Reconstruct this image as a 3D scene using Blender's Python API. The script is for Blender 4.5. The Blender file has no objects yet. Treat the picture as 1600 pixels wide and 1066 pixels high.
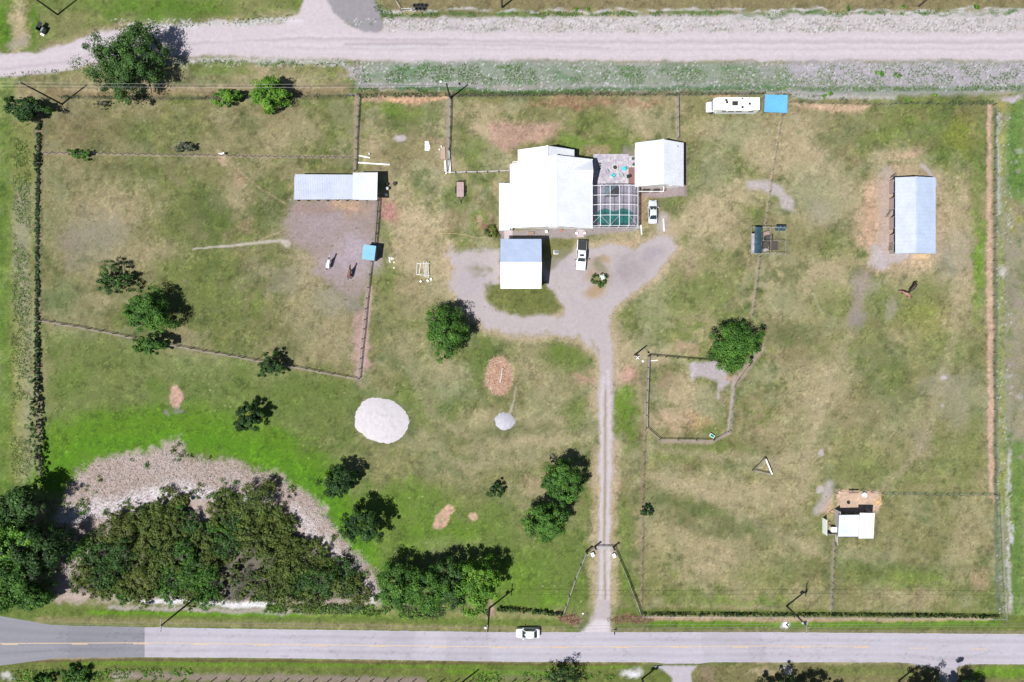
import bpy, bmesh, math, random
import numpy as np
from mathutils import Vector, Matrix

# ------------------------------------------------------------------ camera, sky, sun, exposure
S = 0.126            # metres per photograph pixel on the ground
H = 135.0            # height of the drone
scene = bpy.context.scene
COLL = scene.collection
cam_d = bpy.data.cameras.new('camera')
cam_d.sensor_width = 36.0
cam_d.lens = 36.0 * H / (1600 * S)
cam_d.clip_start = 1.0
cam_d.clip_end = 6000.0
cam = bpy.data.objects.new('camera', cam_d)
cam.location = (0, 0, H)
cam.rotation_euler = (0, 0, 0)
COLL.objects.link(cam)
scene.camera = cam

SUN_EL = math.radians(62)
SHADOW_AZ = math.radians(38)                      # shadows fall towards the upper right
sd = Vector((math.cos(SHADOW_AZ) * math.cos(SUN_EL), math.sin(SHADOW_AZ) * math.cos(SUN_EL), -math.sin(SUN_EL)))
world = bpy.data.worlds.new('World')
scene.world = world
world.use_nodes = True
wn = world.node_tree
wn.nodes.clear()
wo = wn.nodes.new('ShaderNodeOutputWorld')
wb = wn.nodes.new('ShaderNodeBackground')
ws = wn.nodes.new('ShaderNodeTexSky')
ws.sky_type = 'NISHITA'
ws.sun_disc = False
ws.sun_elevation = SUN_EL
ws.sun_rotation = math.atan2(-sd.x, -sd.y)
ws.air_density = 1.0
ws.dust_density = 0.6
wb.inputs['Strength'].default_value = 0.05
wn.links.new(ws.outputs[0], wb.inputs['Color'])
wn.links.new(wb.outputs[0], wo.inputs['Surface'])
sun_d = bpy.data.lights.new('sun', 'SUN')
sun_d.energy = 4.6
sun_d.angle = math.radians(0.5)
sun_d.color = (1.0, 0.98, 0.95)
sun = bpy.data.objects.new('sun', sun_d)
sun.location = (-60, -50, 150)
sun.rotation_euler = sd.to_track_quat('-Z', 'Y').to_euler()
COLL.objects.link(sun)
scene.view_settings.view_transform = 'Standard'
scene.view_settings.look = 'None'
scene.view_settings.gamma = 1.0
scene.view_settings.exposure = 0.55
scene.view_settings.use_curve_mapping = False

GAIN = 2.05          # picture brightness of a flat white surface in the open (measured)
rng = np.random.default_rng(7)
random.seed(7)

# ------------------------------------------------------------------ helpers
def G(px, py, h=0.0):
    k = S * (1 - h / H)
    return ((px - 800) * k, (533 - py) * k)
def V3(px, py, h=0.0):
    x, y = G(px, py, h)
    return Vector((x, y, h))
def lin(c):
    c = np.asarray(c, float) / 255.0
    return np.where(c <= 0.04045, c / 12.92, ((c + 0.055) / 1.055) ** 2.4)
def alb(c, gain=None):
    return np.clip(lin(c) / (gain or GAIN), 0, 0.85)

def props(o, label=None, cat=None, group=None, kind=None):
    if label: o['label'] = label
    if cat: o['category'] = cat
    if group: o['group'] = group
    if kind: o['kind'] = kind
    return o
def thing(name, label, cat, loc=(0, 0, 0), rz=0.0, group=None):
    o = bpy.data.objects.new(name, None)
    o.empty_display_size = 0.3
    o.location = loc
    o.rotation_euler = (0, 0, rz)
    COLL.objects.link(o)
    return props(o, label, cat, group)
def copy_tree(o, parent=None):
    c = o.copy()
    COLL.objects.link(c)
    c.parent = parent
    for ch in list(o.children):
        copy_tree(ch, c)
    return c

class MB:
    """collects faces; build() links them as one mesh object"""
    def __init__(self):
        self.v, self.f = [], []
    def add(self, vs, fs):
        b = len(self.v)
        self.v += [tuple(p) for p in vs]
        self.f += [tuple(i + b for i in f) for f in fs]
        return self
    def box(self, x0, x1, y0, y1, z0, z1):
        vs = [(x0,y0,z0),(x1,y0,z0),(x1,y1,z0),(x0,y1,z0),(x0,y0,z1),(x1,y0,z1),(x1,y1,z1),(x0,y1,z1)]
        return self.add(vs, [(0,3,2,1),(4,5,6,7),(0,1,5,4),(1,2,6,5),(2,3,7,6),(3,0,4,7)])
    def cbox(self, c, s, rz=0.0):
        ca, sa = math.cos(rz), math.sin(rz)
        vs = []
        for dz in (-1, 1):
            for dx, dy in ((-1,-1),(1,-1),(1,1),(-1,1)):
                x, y = dx*s[0]/2, dy*s[1]/2
                vs.append((c[0]+x*ca-y*sa, c[1]+x*sa+y*ca, c[2]+dz*s[2]/2))
        return self.add(vs, [(0,3,2,1),(4,5,6,7),(0,1,5,4),(1,2,6,5),(2,3,7,6),(3,0,4,7)])
    def bar(self, a, b, w, h):
        a, b = Vector(a), Vector(b)
        d = (b - a).normalized()
        up = Vector((0,0,1)) if abs(d.z) < 0.95 else Vector((1,0,0))
        s = d.cross(up).normalized() * (w/2)
        u = s.cross(d).normalized() * (h/2)
        vs = [a-s-u, a+s-u, a+s+u, a-s+u, b-s-u, b+s-u, b+s+u, b-s+u]
        return self.add(vs, [(0,1,2,3),(7,6,5,4),(0,4,5,1),(1,5,6,2),(2,6,7,3),(3,7,4,0)])
    def tube(self, a, b, r0, r1=None, n=8):
        r1 = r0 if r1 is None else r1
        a, b = Vector(a), Vector(b)
        d = (b - a).normalized()
        up = Vector((0,0,1)) if abs(d.z) < 0.95 else Vector((1,0,0))
        s = d.cross(up).normalized()
        u = s.cross(d).normalized()
        vs = []
        for c, r in ((a, r0), (b, r1)):
            for i in range(n):
                t = 2*math.pi*i/n
                vs.append(c + s*math.cos(t)*r + u*math.sin(t)*r)
        fs = [(i, (i+1) % n, n+(i+1) % n, n+i) for i in range(n)]
        fs += [tuple(range(n-1, -1, -1)), tuple(range(n, 2*n))]
        return self.add(vs, fs)
    def path(self, pts, r, n=5):
        for a, b in zip(pts[:-1], pts[1:]):
            self.tube(a, b, r, r, n)
        return self
    def lathe(self, prof, c=(0,0,0), n=16):
        vs = []
        for r, z in prof:
            for i in range(n):
                t = 2*math.pi*i/n
                vs.append((c[0]+r*math.cos(t), c[1]+r*math.sin(t), c[2]+z))
        fs = []
        for k in range(len(prof)-1):
            for i in range(n):
                fs.append((k*n+i, k*n+(i+1) % n, (k+1)*n+(i+1) % n, (k+1)*n+i))
        if prof[0][0] > 1e-4: fs.append(tuple(range(n-1, -1, -1)))
        if prof[-1][0] > 1e-4: fs.append(tuple(range((len(prof)-1)*n, len(prof)*n)))
        return self.add(vs, fs)
    def prism(self, pts, z0, z1):
        n = len(pts)
        vs = [(p[0],p[1],z0) for p in pts] + [(p[0],p[1],z1) for p in pts]
        fs = [tuple(range(n-1,-1,-1)), tuple(range(n,2*n))] + [(i,(i+1)%n,n+(i+1)%n,n+i) for i in range(n)]
        return self.add(vs, fs)
    def slab(self, q, t):
        """a quad q (4 points) given thickness t downwards along its normal"""
        q = [Vector(p) for p in q]
        nrm = (q[1]-q[0]).cross(q[3]-q[0]).normalized()
        if nrm.z < 0: q = q[::-1]; nrm = -nrm
        lo = [p - nrm*t for p in q]
        return self.add(q+lo, [(0,1,2,3),(7,6,5,4),(0,4,5,1),(1,5,6,2),(2,6,7,3),(3,7,4,0)])
    def loft(self, secs):
        n = len(secs[0])
        vs = [p for s in secs for p in s]
        fs = []
        for k in range(len(secs)-1):
            for i in range(n):
                fs.append((k*n+i, k*n+(i+1)%n, (k+1)*n+(i+1)%n, (k+1)*n+i))
        fs += [tuple(range(n-1,-1,-1)), tuple(range((len(secs)-1)*n, len(secs)*n))]
        return self.add(vs, fs)
    def mesh(self, name):
        me = bpy.data.meshes.new(name)
        me.from_pydata(self.v, [], self.f)
        bm = bmesh.new(); bm.from_mesh(me)
        bmesh.ops.delete(bm, geom=[v for v in bm.verts if not v.link_faces], context='VERTS')
        bmesh.ops.recalc_face_normals(bm, faces=bm.faces)
        bm.to_mesh(me); bm.free()
        return me
    def build(self, name, m, parent=None, smooth=False, local=False):
        me = self.mesh(name)
        return link_mesh(name, me, m, parent, smooth, local)

def link_mesh(name, me, m, parent=None, smooth=False, local=False):
    if m: me.materials.append(m)
    if smooth:
        me.polygons.foreach_set('use_smooth', [True]*len(me.polygons))
    o = bpy.data.objects.new(name, me)
    COLL.objects.link(o)
    if parent is not None:
        o.parent = parent
        if not local:
            p = Vector((0, 0, 0)); q = parent
            while q is not None:
                p += q.location; q = q.parent
            o.location = -p
    return o

def np_mesh(name, verts, faces, col=None):
    """verts (n,3), faces (m,k) with constant k; col (n,3) linear albedo"""
    me = bpy.data.meshes.new(name)
    verts = np.ascontiguousarray(verts, dtype=np.float32)
    faces = np.ascontiguousarray(faces, dtype=np.int32)
    k = faces.shape[1]
    me.vertices.add(len(verts)); me.vertices.foreach_set('co', verts.ravel())
    me.loops.add(faces.size); me.loops.foreach_set('vertex_index', faces.ravel())
    me.polygons.add(len(faces))
    me.polygons.foreach_set('loop_start', np.arange(0, faces.size, k, dtype=np.int32))
    try:
        me.polygons.foreach_set('loop_total', np.full(len(faces), k, dtype=np.int32))
    except Exception:
        pass
    me.update(calc_edges=True)
    if col is not None:
        at = me.attributes.new('Col', 'FLOAT_COLOR', 'POINT')
        rgba = np.ones((len(verts), 4), dtype=np.float32)
        rgba[:, :3] = col
        at.data.foreach_set('color', rgba.ravel())
    return me

# ------------------------------------------------------------------ materials
MATS = {}
def mat(name, rgb, rough=0.6, metal=0.0, nscale=2.0, namt=0.18, bump=0.0, bscale=20.0, spec=0.4, stretch=None):
    """procedural colour with two scales of wear; rgb = base colour 0..1"""
    if name in MATS: return MATS[name]
    m = bpy.data.materials.new(name); m.use_nodes = True
    nt = m.node_tree; N = nt.nodes; L = nt.links
    b = N['Principled BSDF']
    b.inputs['Roughness'].default_value = rough
    b.inputs['Metallic'].default_value = metal
    b.inputs['Specular IOR Level'].default_value = spec
    tc = N.new('ShaderNodeTexCoord')
    mp = N.new('ShaderNodeMapping')
    L.new(tc.outputs['Object'], mp.inputs['Vector'])
    if stretch: mp.inputs['Scale'].default_value = stretch
    n1 = N.new('ShaderNodeTexNoise'); n1.inputs['Scale'].default_value = nscale; n1.inputs['Detail'].default_value = 6
    n2 = N.new('ShaderNodeTexNoise'); n2.inputs['Scale'].default_value = nscale*7.3; n2.inputs['Detail'].default_value = 4
    L.new(mp.outputs[0], n1.inputs['Vector']); L.new(mp.outputs[0], n2.inputs['Vector'])
    ad = N.new('ShaderNodeMath'); ad.operation = 'ADD'
    L.new(n1.outputs[0], ad.inputs[0]); L.new(n2.outputs[0], ad.inputs[1])
    mr = N.new('ShaderNodeMapRange')
    mr.inputs['From Min'].default_value = 0.7; mr.inputs['From Max'].default_value = 1.3
    mr.inputs['To Min'].default_value = 1 - namt; mr.inputs['To Max'].default_value = 1 + namt
    L.new(ad.outputs[0], mr.inputs['Value'])
    mx = N.new('ShaderNodeVectorMath'); mx.operation = 'SCALE'
    mx.inputs[0].default_value = tuple(float(c) for c in rgb[:3])
    L.new(mr.outputs[0], mx.inputs['Scale'])
    L.new(mx.outputs[0], b.inputs['Base Color'])
    if bump:
        n3 = N.new('ShaderNodeTexNoise'); n3.inputs['Scale'].default_value = bscale; n3.inputs['Detail'].default_value = 5
        L.new(mp.outputs[0], n3.inputs['Vector'])
        bp = N.new('ShaderNodeBump'); bp.inputs['Strength'].default_value = bump; bp.inputs['Distance'].default_value = 0.05
        L.new(n3.outputs[0], bp.inputs['Height']); L.new(bp.outputs[0], b.inputs['Normal'])
    MATS[name] = m
    return m
def mat_attr(name, rough=0.9, nscale=3.0, namt=0.3, bump=0.5, trans=0.0, spec=0.2, fine=14.0, faces=False):
    """base colour from the Col attribute, broken up by noise"""
    if name in MATS: return MATS[name]
    m = bpy.data.materials.new(name); m.use_nodes = True
    nt = m.node_tree; N = nt.nodes; L = nt.links
    b = N['Principled BSDF']
    b.inputs['Roughness'].default_value = rough
    b.inputs['Specular IOR Level'].default_value = spec
    at = N.new('ShaderNodeAttribute'); at.attribute_name = 'Col'
    tc = N.new('ShaderNodeTexCoord')
    n1 = N.new('ShaderNodeTexNoise'); n1.inputs['Scale'].default_value = nscale; n1.inputs['Detail'].default_value = 5
    n2 = N.new('ShaderNodeTexNoise'); n2.inputs['Scale'].default_value = fine; n2.inputs['Detail'].default_value = 3
    L.new(tc.outputs['Object'], n1.inputs['Vector']); L.new(tc.outputs['Object'], n2.inputs['Vector'])
    ad = N.new('ShaderNodeMath'); ad.operation = 'ADD'
    L.new(n1.outputs[0], ad.inputs[0]); L.new(n2.outputs[0], ad.inputs[1])
    mr = N.new('ShaderNodeMapRange')
    mr.inputs['From Min'].default_value = 0.65; mr.inputs['From Max'].default_value = 1.35
    mr.inputs['To Min'].default_value = 1 - namt; mr.inputs['To Max'].default_value = 1 + namt
    L.new(ad.outputs[0], mr.inputs['Value'])
    mx = N.new('ShaderNodeVectorMath'); mx.operation = 'SCALE'
    L.new(at.outputs['Color'], mx.inputs[0]); L.new(mr.outputs[0], mx.inputs['Scale'])
    L.new(mx.outputs[0], b.inputs['Base Color'])
    if bump:
        bp = N.new('ShaderNodeBump'); bp.inputs['Strength'].default_value = bump; bp.inputs['Distance'].default_value = 0.08
        L.new(ad.outputs[0], bp.inputs['Height']); L.new(bp.outputs[0], b.inputs['Normal'])
    if trans:
        t = N.new('ShaderNodeBsdfTranslucent')
        L.new(mx.outputs[0], t.inputs['Color'])
        ms = N.new('ShaderNodeMixShader'); ms.inputs[0].default_value = trans
        L.new(b.outputs[0], ms.inputs[1]); L.new(t.outputs[0], ms.inputs[2])
        L.new(ms.outputs[0], N['Material Output'].inputs['Surface'])
    MATS[name] = m
    return m

M_ground = mat_attr('ground_cover', rough=0.95, nscale=1.9, namt=0.21, bump=0.5, fine=6.0)
M_gravel = mat_attr('gravel_cover', rough=0.95, nscale=1.4, namt=0.10, bump=0.35, fine=11.0)
M_leaf = mat_attr('leaf', rough=0.6, nscale=0.8, namt=0.3, bump=0.0, trans=0.22, spec=0.3, fine=5.0)
M_straw = mat_attr('straw', rough=0.9, nscale=2.0, namt=0.2, bump=0.0, trans=0.15, spec=0.1)
M_bark = mat('bark', (0.10, 0.075, 0.055), 0.9, nscale=4, namt=0.4, bump=0.5)
M_wood = mat('weathered_wood', (0.20, 0.175, 0.155), 0.85, nscale=3, namt=0.35, bump=0.3)
M_darkwood = mat('dark_wood', (0.055, 0.045, 0.038), 0.85, nscale=3, namt=0.35, bump=0.3)
M_rail = mat('old_rail_wood', (0.26, 0.235, 0.215), 0.85, nscale=2, namt=0.3, bump=0.3)
M_brownboard = mat('brown_board', (0.24, 0.17, 0.13), 0.8, nscale=2, namt=0.3, bump=0.2)
M_white = mat('white_paint', (0.78, 0.78, 0.77), 0.5, nscale=3, namt=0.06)
M_trim = mat('white_trim', (0.74, 0.74, 0.75), 0.5, nscale=2, namt=0.08)
M_wall = mat('stucco_wall', (0.62, 0.60, 0.56), 0.85, nscale=1.5, namt=0.1, bump=0.2)
M_glass = mat('window_glass', (0.02, 0.03, 0.035), 0.06, nscale=1, namt=0.1, spec=0.8)
M_steel = mat('galvanized_steel', (0.42, 0.43, 0.45), 0.45, metal=0.5, nscale=4, namt=0.2)
M_black = mat('black_plastic', (0.018, 0.019, 0.022), 0.5, nscale=4, namt=0.25)
M_rubber = mat('tyre_rubber', (0.022, 0.022, 0.024), 0.8, nscale=6, namt=0.25)
M_wire = mat('fence_wire', (0.16, 0.16, 0.16), 0.5, metal=0.4, nscale=2, namt=0.1)
M_cable = mat('cable', (0.35, 0.35, 0.35), 0.5, metal=0.3, nscale=2, namt=0.1)
M_concrete = mat('concrete', (0.46, 0.44, 0.43), 0.9, nscale=1.5, namt=0.18, bump=0.2)

# ------------------------------------------------------------------ noise on arrays
_tab = {}
def vnoise(x, y, seed):
    if seed not in _tab:
        _tab[seed] = np.random.default_rng(1000+seed).random((256, 256)).astype(np.float32)
    T = _tab[seed]
    xi = np.floor(x).astype(np.int64); yi = np.floor(y).astype(np.int64)
    fx = (x-xi).astype(np.float32); fy = (y-yi).astype(np.float32)
    fx = fx*fx*(3-2*fx); fy = fy*fy*(3-2*fy)
    x0 = xi & 255; x1 = (xi+1) & 255; y0 = yi & 255; y1 = (yi+1) & 255
    return (T[y0,x0]*(1-fx)+T[y0,x1]*fx)*(1-fy)+(T[y1,x0]*(1-fx)+T[y1,x1]*fx)*fy
def fbm(x, y, wl, octv=4, seed=0, gain=0.55):
    s = np.zeros(np.shape(x), np.float32); a = 1.0; t = 0.0
    ca, sa = math.cos(0.6), math.sin(0.6)
    for o in range(octv):
        xr = (x*ca-y*sa)/wl+17.3*o; yr = (x*sa+y*ca)/wl+9.1*o
        s += a*vnoise(xr, yr, seed*8+o); t += a
        a *= gain; wl *= 0.5; ca, sa = ca*0.8-sa*0.6, sa*0.8+ca*0.6
    return s/t
def sstep(a, b, x):
    t = np.clip((x-a)/(b-a if abs(b-a) > 1e-9 else 1e-9), 0, 1)
    return t*t*(3-2*t)

# ------------------------------------------------------------------ the ground: one sheet, finer where it is seen
def axis(lo, hi, step, far):
    core = np.arange(lo, hi+step, step)
    a = lo-np.array([20, 60, 140, 300, 700, 1600, 4000, 12000], float)[::-1]
    b = hi+step+np.array([20, 60, 140, 300, 700, 1600, 4000, 12000], float)
    return np.concatenate([a, core, b])
XS = axis(-60, 1660, 2.0, 0); YS = axis(-60, 1130, 2.0, 0)
PX, PY = np.meshgrid(XS, YS)
PX = PX.astype(np.float32); PY = PY.astype(np.float32)
WXa = fbm(PX, PY, 26, 4, 1)*2-1; WYa = fbm(PX, PY, 26, 4, 2)*2-1      # ragged edges
WXb = fbm(PX, PY, 9, 3, 3)*2-1;  WYb = fbm(PX, PY, 9, 3, 4)*2-1
NZ1 = fbm(PX, PY, 12, 3, 5); NZ2 = fbm(PX, PY, 60, 4, 6); NZ3 = fbm(PX, PY, 150, 4, 7)
NZF = rng.random(PX.shape).astype(np.float32)

P = dict(olive=(139,136,92), tan=(186,171,136), green=(114,131,64), bright=(106,148,30), dark=(88,105,58), pale=(160,159,122),
         pink=(196,162,140), gravel=(203,191,193), gravd=(152,142,146), sand=(232,226,232), orange=(208,168,126), grey=(172,164,148),
         road=(221,209,215), brush=(176,158,154), brown=(140,120,94), yellow=(150,150,54), mauve=(172,154,150), teal=(104,136,92),
         lush=(86,128,24), weed=(96,130,70), white=(240,236,240), rust=(172,124,104))
def cnv(c): return alb(P[c] if isinstance(c, str) else c).astype(np.float32)

# base sward: olive, with dry and green drifts at several scales
COL = np.empty(PX.shape+(3,), np.float32)
COL[:] = cnv('olive')
def lay(m, c, win=None):
    m = m[..., None]
    if win is None:
        COL[:] = COL*(1-m)+cnv(c)*m
    else:
        COL[win] = COL[win]*(1-m)+cnv(c)*m
fine1 = fbm(PX, PY, 10, 3, 13, .75); fine2 = fbm(PX, PY, 6, 2, 14, .8); fine3 = fbm(PX*1.0, PY*1.6, 14, 3, 15, .75)
lay(sstep(0.40, 0.62, NZ3*0.45+NZ2*0.33+fine1*.22)*0.62, 'tan')
lay(sstep(0.47, 0.66, fbm(PX, PY, 90, 5, 9)*.7+fine3*.3)*0.70, 'green')
lay(sstep(0.50, 0.68, fbm(PX, PY, 34, 5, 10, .7))*0.6, 'pale')
lay(sstep(0.52, 0.68, fbm(PX, PY, 24, 5, 11, .7))*0.55, 'dark')
lay(sstep(0.56, 0.70, fbm(PX, PY, 40, 5, 12, .7))*0.35, 'brown')

def window(x0, x1, y0, y1):
    i0, i1 = np.searchsorted(XS, [x0, x1]); j0, j1 = np.searchsorted(YS, [y0, y1])
    return (slice(max(j0-1, 0), j1+1), slice(max(i0-1, 0), i1+1))
def breakup(m, k, win):
    n = NZ1[win]*0.35+fine2[win]*0.40+NZF[win]*0.25
    return np.clip(m+(n-0.5)*k*4*m*(1-m), 0, 1)
def blob(px, py, rx, ry, c, a=0.6, rot=0, soft=0.78, w=11, k=1.2):
    a = min(1.0, a*1.22)
    R = max(rx, ry)+abs(w)*1.5+4
    win = window(px-R, px+R, py-R, py+R)
    x = PX[win]+WXa[win]*w*1.4+WXb[win]*w*0.4-px; y = PY[win]+WYa[win]*w*1.4+WYb[win]*w*0.4-py
    t = math.radians(rot); ca, sa = math.cos(t), math.sin(t)
    d = np.sqrt(((x*ca+y*sa)/rx)**2+((-x*sa+y*ca)/ry)**2)
    m = breakup(1-sstep(1-soft, 1+soft*0.25, d), k, win)*a*(.72+.56*fine1[win])
    lay(m, c, win)
    return win, m
def seg_dist(x, y, pts):
    best = None; ws = None
    for (a, b) in zip(pts[:-1], pts[1:]):
        ax, ay = a[0], a[1]; bx, by = b[0], b[1]
        wa = a[2] if len(a) > 2 else 1.0; wb_ = b[2] if len(b) > 2 else 1.0
        dx, dy = bx-ax, by-ay
        t = np.clip(((x-ax)*dx+(y-ay)*dy)/(dx*dx+dy*dy+1e-9), 0, 1)
        d = np.hypot(x-ax-t*dx, y-ay-t*dy)/(wa+(wb_-wa)*t)
        best = d if best is None else np.minimum(best, d)
    return best
def line(pts, c, a=0.8, soft=0.4, w=3, k=0.8, mask=None):
    """pts: (px, py, half width)"""
    W = max(p[2] for p in pts)+w*2+4
    xs = [p[0] for p in pts]; ys = [p[1] for p in pts]
    win = window(min(xs)-W, max(xs)+W, min(ys)-W, max(ys)+W)
    x = PX[win]+(WXa[win]+WXb[win]*0.6)*w; y = PY[win]+(WYa[win]+WYb[win]*0.6)*w
    d = seg_dist(x, y, pts)
    m = breakup(1-sstep(1-soft, 1+soft, d), k, win)
    if mask is not None: mask[win] = np.maximum(mask[win], m)
    if c: lay(m*a, c, win)
    return win, m
def poly(pts, c, a=0.9, edge=4.0, w=4, k=0.8, mask=None):
    xs = [p[0] for p in pts]; ys = [p[1] for p in pts]; W = edge+w*2+4
    win = window(min(xs)-W, max(xs)+W, min(ys)-W, max(ys)+W)
    x = PX[win]+(WXa[win]+WXb[win]*0.6)*w; y = PY[win]+(WYa[win]+WYb[win]*0.6)*w
    ins = np.zeros(x.shape, bool)
    n = len(pts)
    for i in range(n):
        x0, y0 = pts[i]; x1, y1 = pts[(i+1) % n]
        if y0 == y1: continue
        cr = ((y0 > y) != (y1 > y)) & (x < (x1-x0)*(y-y0)/(y1-y0)+x0)
        ins ^= cr
    d = seg_dist(x, y, [(p[0], p[1], 1.0) for p in list(pts)+[pts[0]]])
    sd_ = np.where(ins, d, -d)
    m = breakup(sstep(-edge, edge, sd_), k, win)
    if mask is not None: mask[win] = np.maximum(mask[win], m)
    if c: lay(m*a, c, win)
    return win, m

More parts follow.
